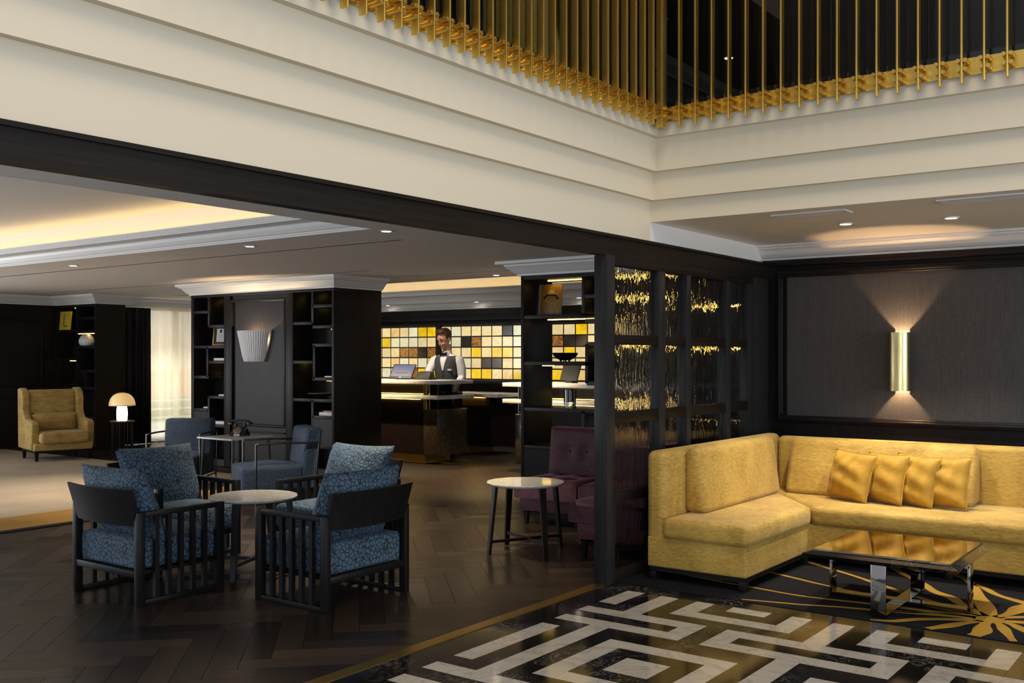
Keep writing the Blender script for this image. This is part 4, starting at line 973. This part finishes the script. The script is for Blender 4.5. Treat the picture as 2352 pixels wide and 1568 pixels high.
for a in ((-6.13, -5.57, 2.308, 8.95), (-6.13, -5.36, 1.893, 8.95), (-5.36, -4.7, 2.308, 8.95), (-5.36, -4.7, 2.088, 8.95), (-5.42, -4.7, 1.603, 8.95), (-6.2, -6.05, 1.403, 8.95), (-6.2, -6.0, .917, 8.95), (-4.5, -3.7, 2.308, 8.95), (-4.5, -3.7, 1.978, 8.95), (-4.5, -3.7, 1.578, 8.95), (-4.5, -3.7, .917, 8.9)): led(rbk, a[0], a[1], a[3], a[2])
# left far bookcase column
lb = thing('bookcase_column', 'far left dark bookcase column behind the wing chair', 'bookcase', (-15.7, 9.4, 0))
F3, B3 = 9.17, 9.70
bx('side_panel', 'wood', lb, -15.16, -15.12, F3, B3, 0, 2.35); bx('side_panel', 'wood', lb, -16.35, -16.30, F3, B3, 0, 2.35); bx('core', 'wood', lb, -16.30, -15.16, 9.48, B3, 0, 2.35); bx('top_rail', 'wood_h', lb, -16.3, -15.16, F3, 9.48, 2.31, 2.352)
for a in ((-16.3, -15.70, 1.92), (-15.70, -15.16, 2.12), (-15.70, -15.16, 1.90), (-16.3, -15.69, 1.45), (-15.70, -15.16, 1.65), (-15.70, -15.16, 1.26), (-16.3, -15.16, .98), (-16.3, -15.16, .5)): board(lb, a[0], a[1], F3+.004, 9.48, a[2]-T/2, a[2]+T/2)
for x, z0, z1 in ((-15.70, 1.92, 2.31), (-15.69, 1.26, 1.65), (-15.45, .98, 1.26)): board(lb, x-T/2, x+T/2, F3+.004, 9.48, z0, z1, 'divider', 'wood')
bx('drawer_front', 'wood', lb, -16.3, -15.73, F3+.004, F3+.03, .05, .48); bx('drawer_front', 'wood', lb, -15.72, -15.16, F3+.004, F3+.03, .05, .48)
for a in ((-15.95, -15.75, 2.308), (-15.3, -15.165, 2.308), (-15.3, -15.165, 2.098), (-15.85, -15.22, 1.878), (-16.1, -15.9, 1.428), (-15.28, -15.165, 1.628), (-15.35, -15.17, .955)): led(lb, a[0], a[1], 9.30, a[2])
# ------------------------------------------------------------------ backlit glass tile wall
def tile_mat(name, a, b, k, sc=6.0, rough=.15):
    n = N(name); v = n.wcoord((1, 1, 1)); oi = n.n('ShaderNodeObjectInfo')
    ad = n.n('ShaderNodeVectorMath', operation='ADD'); n.l(v, ad.inputs[0]); cb_ = n.n('ShaderNodeCombineXYZ')
    ml = n.n('ShaderNodeMath', operation='MULTIPLY'); ml.inputs[1].default_value = 40; n.l(oi.outputs['Random'], ml.inputs[0]); n.l(ml.outputs[0], cb_.inputs[0]); n.l(cb_.outputs[0], ad.inputs[1])
    f = n.noise(ad.outputs[0], sc, 5, .55, 1.8); c = n.ramp(f, [(.35, a), (.62, b)]); n.set(Base_Color=(.06, .05, .03, 1))
    hs = n.n('ShaderNodeHueSaturation'); n.l(c, hs.inputs['Color']); mr = n.n('ShaderNodeMapRange', _To_Min=.88, _To_Max=1.08); n.l(oi.outputs['Random'], mr.inputs[0]); n.l(mr.outputs[0], hs.inputs['Value'])
    n.l(hs.outputs[0], n.b.inputs['Emission Color']); n.set(Emission_Strength=k, Roughness=rough); return n.m
TK = {'c': tile_mat('tile_cream', S(230, 196, 132), S(236, 216, 160), .7), 'w': tile_mat('tile_ivory', S(218, 208, 164), S(230, 224, 190), .7), 'y': tile_mat('tile_yellow', S(214, 168, 8), S(236, 200, 30), .75, 3),
      'a': tile_mat('tile_amber', S(92, 46, 12), S(196, 130, 56), .55, 14), 'd': tile_mat('tile_dark', S(34, 27, 25), S(62, 48, 44), .25, 60), 'o': tile_mat('tile_peach', S(230, 176, 104), S(238, 206, 138), .7)}
tw = thing('tile_wall', 'backlit wall of cream, yellow and amber glass tiles behind reception', 'tile wall', (-10.4, 13.5, 1.0))
bx('frame', 'matte_black', tw, -14.3, -3.8, 13.50, 13.56, 1.0, 2.1)
bx('upper_rail', 'wood_h', tw, -14.3, -3.8, 13.40, 13.5, 2.035, 2.09, .004); bx('lower_rail', 'wood_h', tw, -14.3, -3.8, 13.38, 13.5, 1.03, 1.10, .004)
bx('bulkhead_panel', 'wood_h', tw, -14.3, -3.8, 13.36, 13.56, 2.11, 2.30); bx('bulkhead_bead', 'wood_h', tw, -14.3, -3.8, 13.33, 13.37, 2.17, 2.20, .004)
bx('wainscot', 'wood_h', tw, -14.3, -3.8, 13.48, 13.56, 0, 1.03)
rowsL = ['wcccwyy', 'cywwwcc', 'wccaada', 'wcowcwy', 'ccwcayy'][:5]
rowsL = ['ccocwyy', 'wywwwcc', 'cccaada', 'ccowcwy', 'cwccayy']
rowsR = ['ccwccccadw', 'cwwdaccwcc', 'cccwcycyyc', 'cccwccddoc', 'ccycwyycoy']
rowsR = ['cwccccdwco', 'wwdacccwcc', 'cccycyyccw', 'wcwcddococ', 'cccyycoywc']
rows3 = ['ccycyc', 'addccw', 'cycwcc', 'cccowc', 'yoocyc']
PX, PZ = .2205, .1815; Z0 = 1.112
tmesh = {}
def put(ch, x, w, row):
    z = Z0+(4-row)*PZ; key = (ch, round(w, 3))
    if key not in tmesh:
        o = mk('glass_tile', G().box(-w/2+.0125, w/2-.0125, .0, .006, .011, PZ-.011), TK[ch], tw); tmesh[key] = o.data
    else: o = inst('glass_tile', tmesh[key], tw)
    o.location = Vector((x+w/2, 13.494, z))-tw.location
for r_ in range(5):
    for k, ch in enumerate(rowsL[r_]): put(ch, -12.92-.2185+k*.2185, .2185, r_)
    for k, ch in enumerate(rowsR[r_]): put(ch, -11.496+.0+k*.2215, .2215, r_)
    for k, ch in enumerate(rows3[r_]): put(ch, -9.17+k*.2255, .2255, r_)
bx('divider', 'wood', tw, -11.60, -11.502, 13.46, 13.5, 1.1, 2.04)
bx('divider', 'wood', tw, -9.275, -9.175, 13.46, 13.5, 1.1, 2.04)
# ------------------------------------------------------------------ reception counters
def counter(label, xe, sgn, xfar, y0):
    r = thing('reception_counter', label, 'counter', (xe, y0+.4, 0))
    def B(nm, mat, u0, u1, v0, v1, z0, z1, bev=0):     # u inward from the free end, v from the front edge
        xs = sorted((xe-sgn*u0, xe-sgn*u1)); return bx(nm, mat, r, xs[0], xs[1], y0+v0, y0+v1, z0, z1, bev)
    Ln = abs(xe-xfar)
    B('upper_slab', 'marble_counter', 0, Ln, 0, .78, 1.113, 1.165, .004); B('lower_slab', 'marble_counter', 0, Ln, 0, .80, .904, .958, .004)
    B('body', 'counter_body', .37, Ln, .13, .72, .12, .904); B('end_block', 'glitter', .11, .37, .13, .78, .12, .752, .003)
    B('plinth', 'brass_floor', .36, Ln, .17, .7, 0, .12)
    B('back_panel', 'wood_h', .37, Ln, .40, .44, .958, 1.113)
    B('brass_post', 'brass_light', .315, .37, .13, .19, .752, .904); B('brass_post', 'brass_light', .315, .37, .13, .19, .958, 1.113)
    B('mirror_block', 'smoke', .13, .29, .17, .70, .752, .904); B('mirror_block', 'smoke', .13, .29, .17, .70, .958, 1.113)
    for u in (.13, .286): B('glass_edge', 'brass_light', u, u+.004, .168, .172, .752, .904); B('glass_edge', 'brass_light', u, u+.004, .168, .172, .958, 1.113)
    B('block_cap', 'brass_light', .11, .37, .13, .78, .752, .757)
    B('led_strip', 'led', .42, Ln, .385, .395, 1.101, 1.113); B('led_strip', 'led', .42, Ln, .112, .126, .893, .904); B('led_strip', 'led', .42, Ln, .385, .39, .960, .963)
    return r
counter('marble topped reception counter at which the receptionist stands', -9.05, 1, -13.2, 10.54)
counter('second marble topped reception counter seen behind the open shelving', -7.79, -1, -4.4, 10.34)
c2 = thing('back_desk', 'low marble topped back desk with crackled gold band behind receptionist', 'desk', (-9.9, 12.5, 0))
bx('slab', 'marble_counter', c2, -10.75, -9.23, 12.14, 12.85, .875, .93, .004); bx('gold_band', 'goldleaf', c2, -10.6, -9.52, 12.22, 12.3, .745, .875); bx('inner_body', 'wood_h', c2, -10.6, -9.5, 12.3, 12.8, .745, .875)
bx('body', 'counter_body', c2, -10.6, -9.40, 12.20, 12.85, .12, .745); bx('plinth', 'brass_floor', c2, -10.5, -9.82, 12.30, 12.8, 0, .12); bx('led_strip', 'led', c2, -10.6, -9.55, 12.19, 12.2, .867, .874)
# ------------------------------------------------------------------ receptionist
MX, MY = -9.79, 11.62
SK = plain('skin', S(214, 158, 132), .5); HAIR = plain('brown_hair', S(82, 56, 34), .6); SHIRT = plain('white_shirt', S(226, 224, 230), .75); VEST = plain('grey_waistcoat', (.045, .045, .048, 1), .85)
TRS = plain('black_trousers', (.008, .008, .009, 1), .8)
TOR = [(.93, .168, .115), (1.0, .160, .108), (1.08, .152, .100), (1.18, .160, .105), (1.30, .178, .118), (1.40, .190, .120), (1.46, .185, .108), (1.505, .150, .088), (1.535, .085, .07)]
def torso(g, inf, z0=0, z1=9):
    pr_ = [(z, a+inf, b+inf) for z, a, b in TOR if z0 <= z <= z1]; rings = []
    n = 28
    for z, a, b in pr_: rings.append([g.bm.verts.new((a*math.cos(2*pi*i/n), b*math.sin(2*pi*i/n), z)) for i in range(n)])
    for p, q in zip(rings, rings[1:]):
        for i in range(n): g.bm.faces.new((p[i], p[(i+1)%n], q[(i+1)%n], q[i]))
    g.bm.faces.new(rings[0][::-1]); g.bm.faces.new(rings[-1]); return g
def ell(g, c, rx, ry, rz, n=20, mt=None):
    k = G().lathe([(math.sin(pi*j/12), -math.cos(pi*j/12)) for j in range(13)], n=n)
    m_ = Matrix.Translation(c) @ Matrix.Diagonal((rx, ry, rz, 1))
    if mt is not None: m_ = mt @ m_
    k.xf(m_); me = bpy.data.meshes.new('t'); k.bm.to_mesh(me); g.bm.from_mesh(me); bpy.data.meshes.remove(me); k.bm.free(); return g
ARM = {-1: [(-.15, .0, 1.468), (-.205, -.015, 1.43), (-.245, -.07, 1.32), (-.275, -.13, 1.19), (-.262, -.24, 1.09), (-.24, -.335, 1.0)],
        1: [(.15, .0, 1.468), (.205, .0, 1.43), (.238, .005, 1.32), (.250, .0, 1.19), (.225, -.11, 1.085), (.19, -.21, .99)]}
def arm(g, s, inf): return g.tube(ARM[s], [.050+inf, .066+inf, .060+inf, .052+inf, .044+inf, .031+inf], 14)
HM = Matrix.Translation((0, -.015, 1.63)) @ Matrix.Rotation(math.radians(-24), 4, 'Z') @ Matrix.Rotation(math.radians(17), 4, 'X')
g = G(); torso(g, 0)
for s in (-1, 1): arm(g, s, 0)
g.tube([(0, .012, 1.49), (0, .0, 1.58), (0, -.01, 1.68)], [.066, .062, .062], 16)
ell(g, (0, .0, .165), .089, .112, .128, mt=HM); ell(g, (0, -.03, .075), .066, .076, .078, mt=HM)      # skull, jaw
ell(g, (0, -.078, .022), .030, .028, .026, mt=HM)                                                       # chin
ell(g, (0, -.108, .105), .013, .018, .016, mt=HM); ell(g, (0, -.104, .135), .011, .014, .032, mt=HM)      # nose
for s in (-1, 1):
    ell(g, (s*.09, .012, .125), .012, .022, .034, mt=HM); ell(g, (s*.04, -.082, .085), .026, .022, .022, mt=HM); ell(g, (s*.033, -.094, .160), .030, .016, .012, mt=HM)
for s in (-1, 1):                                       # hands: palm, four fingers, thumb
    w = Vector(ARM[s][-1]); ell(g, tuple(w+Vector((0, -.045, -.012))), .040, .052, .016)
    for k in range(4):
        x = w.x+(-.03+.02*k); ln = (.062, .075, .07, .055)[k if s > 0 else 3-k]
        g.tube([(x, w.y-.075, w.z-.010), (x, w.y-.075-ln*.5, w.z-.004), (x, w.y-.075-ln, w.z-.022)], [.0095, .009, .0075], 8)
    g.tube([(w.x-s*.035, w.y-.03, w.z-.012), (w.x-s*.058, w.y-.06, w.z-.016), (w.x-s*.06, w.y-.088, w.z-.02)], [.012, .010, .008], 8)
for s in (-1, 1): g.tube([(s*.085, 0, .95), (s*.095, -.01, .52), (s*.10, .01, .09)], [.085, .058, .045], 14); ell(g, (s*.10, -.05, .05), .045, .11, .045)
person = mk('person', g, SK, smooth='all', origin=False)
md = person.modifiers.new('body_surface', 'REMESH'); md.mode = 'VOXEL'; md.voxel_size = .0075; md.use_smooth_shade = True
md = person.modifiers.new('soften', 'SMOOTH'); md.factor = .5; md.iterations = 3
person.location = (MX, MY, 0); person.rotation_euler = (0, 0, math.radians(14))
tag(person, 'receptionist in white shirt, grey waistcoat and black bow tie, looking down', 'person')
def cloth(name, g, mat, vox=.009):
    o = mk(name, g, mat, person, smooth='all'); m1 = o.modifiers.new('surface', 'REMESH'); m1.mode = 'VOXEL'; m1.voxel_size = vox; m1.use_smooth_shade = True
    m2 = o.modifiers.new('soften', 'SMOOTH'); m2.factor = .5; m2.iterations = 3; return o
g = torso(G(), .010, .99)
for s in (-1, 1): arm(g, s, .010)
cloth('shirt', g, SHIRT)
g = torso(G(), .021, .99, 1.506); v_ = cloth('waistcoat', g, VEST)
g = G()
for s in (-1, 1): g.tube([(s*.085, 0, 1.0), (s*.095, -.01, .52), (s*.10, .01, .08)], [.092, .075, .068], 14)
torso(g, .012, .9, 1.03); cloth('trousers', g, TRS, .012)
for s in (-1, 1): g = G(); ell(g, (s*.10, -.055, .05), .052, .13, .05); mk('shoe', g, 'black', person, smooth='all')
def chest_y(x, z, inf):
    for (z0, a0, b0), (z1, a1, b1) in zip(TOR, TOR[1:]):
        if z0 <= z <= z1:
            t = (z-z0)/(z1-z0); a = a0+(a1-a0)*t+inf; b = b0+(b1-b0)*t+inf; return -b*math.sqrt(max(.01, 1-(x/a)**2))
    return -.09
g = G(); V = []
for j in range(9):
    z = 1.29+(1.53-1.29)*j/8; hw_ = .008+.062*j/8
    V.append([(g.bm.verts.new((x, chest_y(x, z, .029), z)), g.bm.verts.new((x, chest_y(x, z, .012), z))) for x in [hw_*(-1+i/3) for i in range(7)]])
for a, b in zip(V, V[1:]):
    for i in range(6): g.bm.faces.new((a[i][0], a[i+1][0], b[i+1][0], b[i][0])); g.bm.faces.new((a[i][1], a[i+1][1], b[i+1][1], b[i][1]))
    for i in (0, 6): g.bm.faces.new((a[i][0], b[i][0], b[i][1], a[i][1]))
mk('shirt_front', g, SHIRT, person, smooth='all')
mk('collar', G().lathe([(.083, 1.515), (.080, 1.55), (.074, 1.585), (.069, 1.585), (.073, 1.545), (.076, 1.515)], (0, 0, 0), 24, 1, .98), SHIRT, person, smooth=True)
yb = -.125
mk('bow_tie', G().hexa([(-.058, yb, 1.505), (-.008, yb-.012, 1.522), (-.008, yb+.012, 1.522), (-.058, yb+.015, 1.505)], [(-.058, yb, 1.565), (-.008, yb-.012, 1.548), (-.008, yb+.012, 1.548), (-.058, yb+.015, 1.565)]).hexa([(.008, yb-.012, 1.522), (.058, yb, 1.505), (.058, yb+.015, 1.505), (.008, yb+.012, 1.522)], [(.008, yb-.012, 1.548), (.058, yb, 1.565), (.058, yb+.015, 1.565), (.008, yb+.012, 1.548)]).box(-.012, .012, yb-.018, yb+.01, 1.52, 1.55), 'black', person)
for k in range(5): z = 1.265-k*.055; mk('button', G().lathe([(0, -.004), (.009, -.002), (.009, .002), (0, .004)], n=10).xf(Matrix.Translation((0, chest_y(0, z, .025), z)) @ Matrix.Rotation(pi/2, 4, 'X')), 'black', person)
mk('name_badge', G().box(.075, .135, chest_y(.105, 1.30, .034), chest_y(.105, 1.30, .014)+.01, 1.288, 1.312), plain('lilac_badge', S(215, 195, 220), .5), person)
# hair: cap over the skull, longer on top, short sides
g = G(); ell(g, (0, .024, .192), .098, .112, .108, mt=HM); ell(g, (0, -.030, .262), .080, .086, .046, mt=HM); ell(g, (.03, -.055, .262), .058, .055, .038, mt=HM); ell(g, (-.035, -.045, .265), .052, .06, .034, mt=HM)
for s in (-1, 1): ell(g, (s*.083, .0, .18), .014, .04, .055, mt=HM)
cloth('hair', g, HAIR, .007)
g = G()
for s in (-1, 1):
    e = G(); ell(e, (s*.034, -.100, .143), .013, .009, .0055, mt=HM); mk('eye', e, plain('dark_eye', (.02, .014, .01, 1), .3), person, smooth='all')
    e = G(); ell(e, (s*.036, -.104, .166), .021, .008, .0045, mt=HM); mk('eyebrow', e, HAIR, person, smooth='all')
e = G(); e.tube([HM @ Vector(p) for p in ((-.030, -.094, .066), (-.015, -.106, .058), (0, -.110, .056), (.015, -.106, .058), (.030, -.094, .066))], [.003, .005, .0055, .005, .003], 8); mk('mouth', e, plain('lips', S(170, 88, 78), .4), person, smooth='all')
# ------------------------------------------------------------------ things on counters and shelves
ms = thing('monitor', 'slanted till screen with blue display on the reception counter', 'monitor', (-10.03, 10.90, 1.165), math.radians(10))
g = G().box(-.19, .19, -.012, .012, 0, .25).bevel(.006, 2); g.xf(Matrix.Translation((0, -.06, .012)) @ Matrix.Rotation(-.62, 4, 'X')); mk('housing', g, 'matte_black', ms, smooth=True)
g = G().box(-.172, .172, -.0145, -.012, .03, .232); g.xf(Matrix.Translation((0, -.06, .012)) @ Matrix.Rotation(-.62, 4, 'X')); mk('display', g, emit('blue_display', S(96, 110, 150), .55, (.02, .02, .03, 1)), ms)
g = G().box(-.018, .018, -.0155, -.0145, .012, .018); g.xf(Matrix.Translation((0, -.06, .012)) @ Matrix.Rotation(-.62, 4, 'X')); mk('badge', g, 'white_plastic', ms)
bx('stand', 'matte_black', ms, -.10, .10, -.02, .12, 0, .10, .004, False)
pr_ = thing('card_terminal', 'black till unit beside the slanted screen on the counter', 'till', (-9.66, 10.97, 1.165), math.radians(10))
mk('body', G().hexa([(-.13, -.09, 0), (.13, -.09, 0), (.13, .09, 0), (-.13, .09, 0)], [(-.11, -.03, .10), (.11, -.03, .10), (.11, .08, .12), (-.11, .08, .12)]).bevel(.008, 2), 'matte_black', pr_, smooth=True); bx('base_plate', 'matte_black', pr_, -.14, .14, -.10, .10, 0, .01, 0, False)
m2 = thing('monitor', 'black monitor back on the counter behind the open shelving', 'monitor', (-6.98, 10.7, 1.165), math.radians(-15))
mk('housing', G().hexa([(-.16, -.05, .03), (.16, -.05, .03), (.16, -.03, .03), (-.16, -.03, .03)], [(-.16, .02, .23), (.16, .02, .23), (.16, .04, .23), (-.16, .04, .23)]), 'matte_black', m2); bx('stand', 'matte_black', m2, -.06, .06, -.04, .06, 0, .04, 0, False)
# art book leaning in the open shelving
bk = thing('art_book', 'large gold art book with a line drawn woman on top shelf', 'book', (-6.11, 8.98, 1.936), math.radians(8)); bk.rotation_euler = (math.radians(-6), 0, math.radians(8))
bx('cover', plain('gold_cover', S(150, 108, 30), .4), bk, -.13, .12, -.012, .012, 0, .335, .002, False); bx('spine', plain('grey_spine', S(150, 150, 140), .5), bk, -.152, -.13, -.013, .013, 0, .335, .002, False); bx('pages', 'white_plastic', bk, -.128, .117, -.009, .009, .003, .332, 0, False)
YL = plain('yellow_line', S(220, 185, 60), .5); 
def ln(pts, r, mat, nm='drawing'): return mk(nm, G().tube([(x, -.0125, z) for x, z in pts], r, 5), mat, bk)
mk('drawing_head', G().lathe([(.026, 0), (.026, .002), (0, .002)], n=16).xf(Matrix.Translation((0, -.0125, .245)) @ Matrix.Rotation(pi/2, 4, 'X') @ Matrix.Diagonal((1, 1.4, 1, 1))), YL, bk)
ln([(-.03, .20), (-.035, .25), (-.01, .30), (.02, .29), (.045, .22)], .006, YL, 'drawing_hair')
ln([(-.09, .18), (-.06, .215), (0, .222), (.05, .215), (.085, .175)], .011, 'black', 'drawing_glove')
ln([(-.06, .20), (-.07, .16), (-.03, .14), (.0, .12), (.04, .13), (.075, .15), (.08, .20), (.06, .235)], .0028, YL, 'drawing_coat'); ln([(0, .13), (.005, .07), (-.01, .01)], .0028, YL, 'drawing_line'); ln([(.04, .12), (.075, .07), (.07, .01)], .0028, YL, 'drawing_line')
bw = thing('bowl', 'black footed bowl on the open shelf in front of tiles', 'bowl', (-5.91, 8.95, 1.446))
mk('bowl_body', G().lathe([(.05, .012), (.09, .03), (.125, .06), (.138, .085), (.134, .092), (.125, .085), (.08, .045), (0, .03)], n=36), 'black', bw, smooth=True)
for k in range(3): a = 2*pi*k/3; mk('foot', G().cyl((.05*math.cos(a), .05*math.sin(a), 0), (.055*math.cos(a), .055*math.sin(a), .03), .01, .014, 10), 'black', bw)
vz = thing('glass_candle_holder', 'smoked glass candle holder with clear base on the open shelf', 'candle holder', (-5.83, 8.92, .961))
mk('smoked_cup', G().lathe([(.066, .06), (.066, .19), (.061, .19), (.061, .065), (0, .065)], n=28), 'smoke', vz, smooth=True); mk('clear_base', G().lathe([(.062, 0), (.066, .004), (.066, .06), (0, .06)], n=28), plain('clear_glass', (.9, .9, .9, 1), .02, 0, Transmission_Weight=1.0, IOR=1.45), vz, smooth=True)
def books(label, x, y, z, w, d, h, n=1, mat='white_plastic', rz=0):
    r = thing('book', label, 'book', (x, y, z), rz)
    bx('cover', mat, r, -w/2, w/2, -d/2, d/2, 0, h, .002, False); bx('pages', 'trim_white', r, -w/2+.004, w/2-.002, -d/2+.003, d/2+.001, .003, h-.003, 0, False); return r
books('white book lying on a middle left shelf of the column', -11.52, 8.93, 1.441, .26, .2, .035)
books('thin white book lying low in the column left shelves', -11.46, 8.93, .956, .17, .2, .02)
books('small white book lying above the left column drawer', -11.83, 8.93, .776, .13, .18, .02)
books('cream book lying on the lowest open left column shelf', -11.52, 8.93, .566, .22, .2, .04)
books('thin white book in the framed right column niche', -9.36, 8.93, 1.236, .17, .2, .018)
books('thick white book lying above the right column drawer', -9.42, 8.93, .756, .25, .2, .042)
books('pale brown book on top of the thick white one', -9.40, 8.94, .7985, .2, .17, .018, 1, plain('tan_cover', S(170, 120, 90), .6))
fr = thing('picture_frame', 'small gold picture frame with printed card leaning on column shelf', 'picture frame', (-11.64, 8.93, 1.651), math.radians(24)); fr.rotation_euler = (-.15, 0, math.radians(24))
GF = plain('gilt_frame', S(168, 118, 52), .4, .5)
for a in ((-.115, .115, 0, .022), (-.115, .115, .258, .28), (-.115, -.093, .022, .258), (.093, .115, .022, .258)): bx('frame_bar', GF, fr, a[0], a[1], -.012, .012, a[2], a[3], .002, False)
bx('mount', 'matte_black', fr, -.093, .093, -.004, .004, .022, .258, 0, False); bx('card', 'white_plastic', fr, -.06, .06, -.006, -.004, .05, .235, 0, False)
bx('card_picture', 'matte_black', fr, -.016, .016, -.0068, -.006, .178, .222, 0, False)
for k in range(6): bx('card_line', plain('grey_ink', (.2, .2, .2, 1), .6), fr, -.04, .04, -.0066, -.006, .155-k*.016, .158-k*.016, 0, False)
vb = thing('vase', 'small dark green glass bottle vase in the upper right column niche', 'vase', (-9.70, 8.94, 1.941)); mk('vase_body', G().lathe([(.035, 0), (.05, .02), (.055, .09), (.045, .15), (.022, .19), (.02, .25), (.026, .27), (.02, .27), (.012, .2), (0, .19)], n=24), plain('green_glass', (.05, .10, .08, 1), .05, 0, Transmission_Weight=.5), vb, smooth=True); mk('vase_foot', G().lathe([(.03, -.0), (.037, .003), (.03, .008)], n=20), 'black', vb)
b2 = thing('bowl', 'shallow dark purple bowl with gold rim in the right column shelves', 'bowl', (-9.62, 8.93, .966)); mk('bowl_body', G().lathe([(.05, 0), (.07, .01), (.13, .045), (.165, .062), (.16, .064), (.10, .03), (0, .016)], n=36), plain('aubergine_glaze', (.02, .006, .015, 1), .1), b2, smooth=True); mk('gold_rim', G().lathe([(.163, .061), (.168, .063), (.166, .067), (.16, .065)], n=36), 'brass_light', b2, smooth=True)
lp = thing('letter_picture', 'yellow cover with large blue letter L in the far bookcase', 'picture', (-16.125, 9.22, 1.941)); lp.rotation_euler = (-.08, 0, 0)
bx('cover', plain('yellow_cover', S(232, 196, 40), .5), lp, -.165, .165, -.012, .012, 0, .31, .002, False); BLU = plain('blue_print', S(70, 140, 150), .5)
o_ = text('L', .33, (-16.05, 9.315, 2.09), (pi/2, 0, 0), BLU, None, .0012, 'letter'); o_.parent = lp; o_.location = (.01, -.0135, .15)
for k in range(3): bx('print_line', BLU, lp, -.08, .11, -.0136, -.012, .12+k*.055, .124+k*.055, 0, False)
wv = thing('egg_vase', 'white ribbed egg-shaped vase under the far shelf light', 'vase', (-15.60, 9.30, 1.671)); mk('vase_body', G().lathe([(.075, 0), (.11, .02), (.128, .06), (.122, .11), (.098, .155), (.065, .185), (.045, .192), (.04, .18), (0, .17)], n=16), 'white_plastic', wv); mk('vase_mouth', G().lathe([(.040, .188), (.047, .19), (.045, .196), (.038, .194)], n=16), 'trim_white', wv)
b3 = thing('bowl', 'wide shallow black bowl in the far left bookcase', 'bowl', (-15.92, 9.31, 1.001)); mk('bowl_body', G().lathe([(.09, 0), (.15, .01), (.18, .032), (.175, .045), (.15, .03), (0, .018)], n=36), 'black', b3, smooth=True); mk('bowl_rim', G().lathe([(.173, .042), (.18, .044), (.177, .049)], n=36), 'black', b3, smooth=True)
wb_ = books('small white booklet leaning in the far left bookcase niche', -15.24, 9.30, 1.281, .05, .14, .17); wb_.rotation_euler = (0, .2, 0)
# ------------------------------------------------------------------ downlights and air vents
def downlight(x, y, z, label, power, col=(1, .85, .64), size=1.5, r=.042):
    t = thing('downlight', label, 'downlight', (x, y, z-.004), group='recessed ceiling downlights')
    mk('trim_ring', G().lathe([(r+.012, .004), (r+.012, .0), (r, -.004), (r-.004, .0), (r-.004, .004)], n=24), 'trim_white', t, smooth=True)
    mk('lens', G().lathe([(r-.004, .001), (r-.006, -.0015), (0, -.0015)], n=24), 'lens', t)
    spot('lamp', (x, y, z-.012), power, col, size, .6, t, (0, 0, 0), .03)
for x, y, lb_ in ((-10.5, 6.10, 'downlight farthest left beside the glowing ceiling tray'), (-7.37, 5.98, 'middle downlight beside the glowing ceiling tray'), (-5.6, 5.90, 'downlight nearest the dark beam in lounge ceiling'), (-10.2, 10.0, 'added unseen downlight between the dark column and the reception counter'), (-7.55, 9.90, 'downlight in front of the reception light cove')): downlight(x, y, 2.5, lb_, 520 if y > 9 else 230, (1, .85, .64) if y < 9 else (1, .72, .38))  # the one behind the column is added, unseen, to light the counter front
downlight(-2.40, 7.29, 2.455, 'left downlight in the white ceiling above the sofa', 115, (1, .9, .74)); downlight(-1.71, 7.40, 2.455, 'right downlight in the white ceiling above the sofa', 115, (1, .9, .74))
downlight(-4.29, 8.06, 4.5, 'nearer downlight in the upper gallery ceiling', 10); downlight(-4.30, 9.49, 4.5, 'farther downlight in the upper gallery ceiling', 10)
for x, lb_ in ((-12.4, 'left downlight in the white bulkhead above reception'), (-10.4, 'middle downlight in the white bulkhead above reception'), (-8.4, 'right downlight in the bulkhead seen through the shelving')): downlight(x, 13.10, 2.40, lb_, 90)
for x, lb_ in ((-11.6, 'added unseen downlight over the till screen'), (-9.7, 'added unseen downlight in front of the receptionist'), (-7.4, 'added unseen downlight over the second counter')): downlight(x, 10.75, 2.80, lb_, 150)  # unseen lamps added to light the receptionist and the counters
for k, (x0, x1, y0, y1) in enumerate(((-2.67, -2.17, 6.565, 6.74), (-1.60, -.75, 6.53, 6.72))):
    v = thing('air_vent', ['short ceiling air vent above the sofa', 'long ceiling air vent at the right edge above sofa'][k], 'air vent', ((x0+x1)/2, (y0+y1)/2, 2.45)); v['kind'] = 'structure'
    bx('recess', 'matte_black', v, x0+.02, x1-.02, y0+.02, y1-.02, 2.4535, 2.4555)
    for a in ((x0, x1, y0, y0+.02), (x0, x1, y1-.02, y1), (x0, x0+.02, y0+.02, y1-.02), (x1-.02, x1, y0+.02, y1-.02)): bx('frame', 'trim_white', v, *a, 2.447, 2.4555)
    for q in range(6):
        y = y0+.03+q*(y1-y0-.06)/5; bx('louvre', 'ceil', v, x0+.02, x1-.02, y-.006, y+.006, 2.4475, 2.4535)
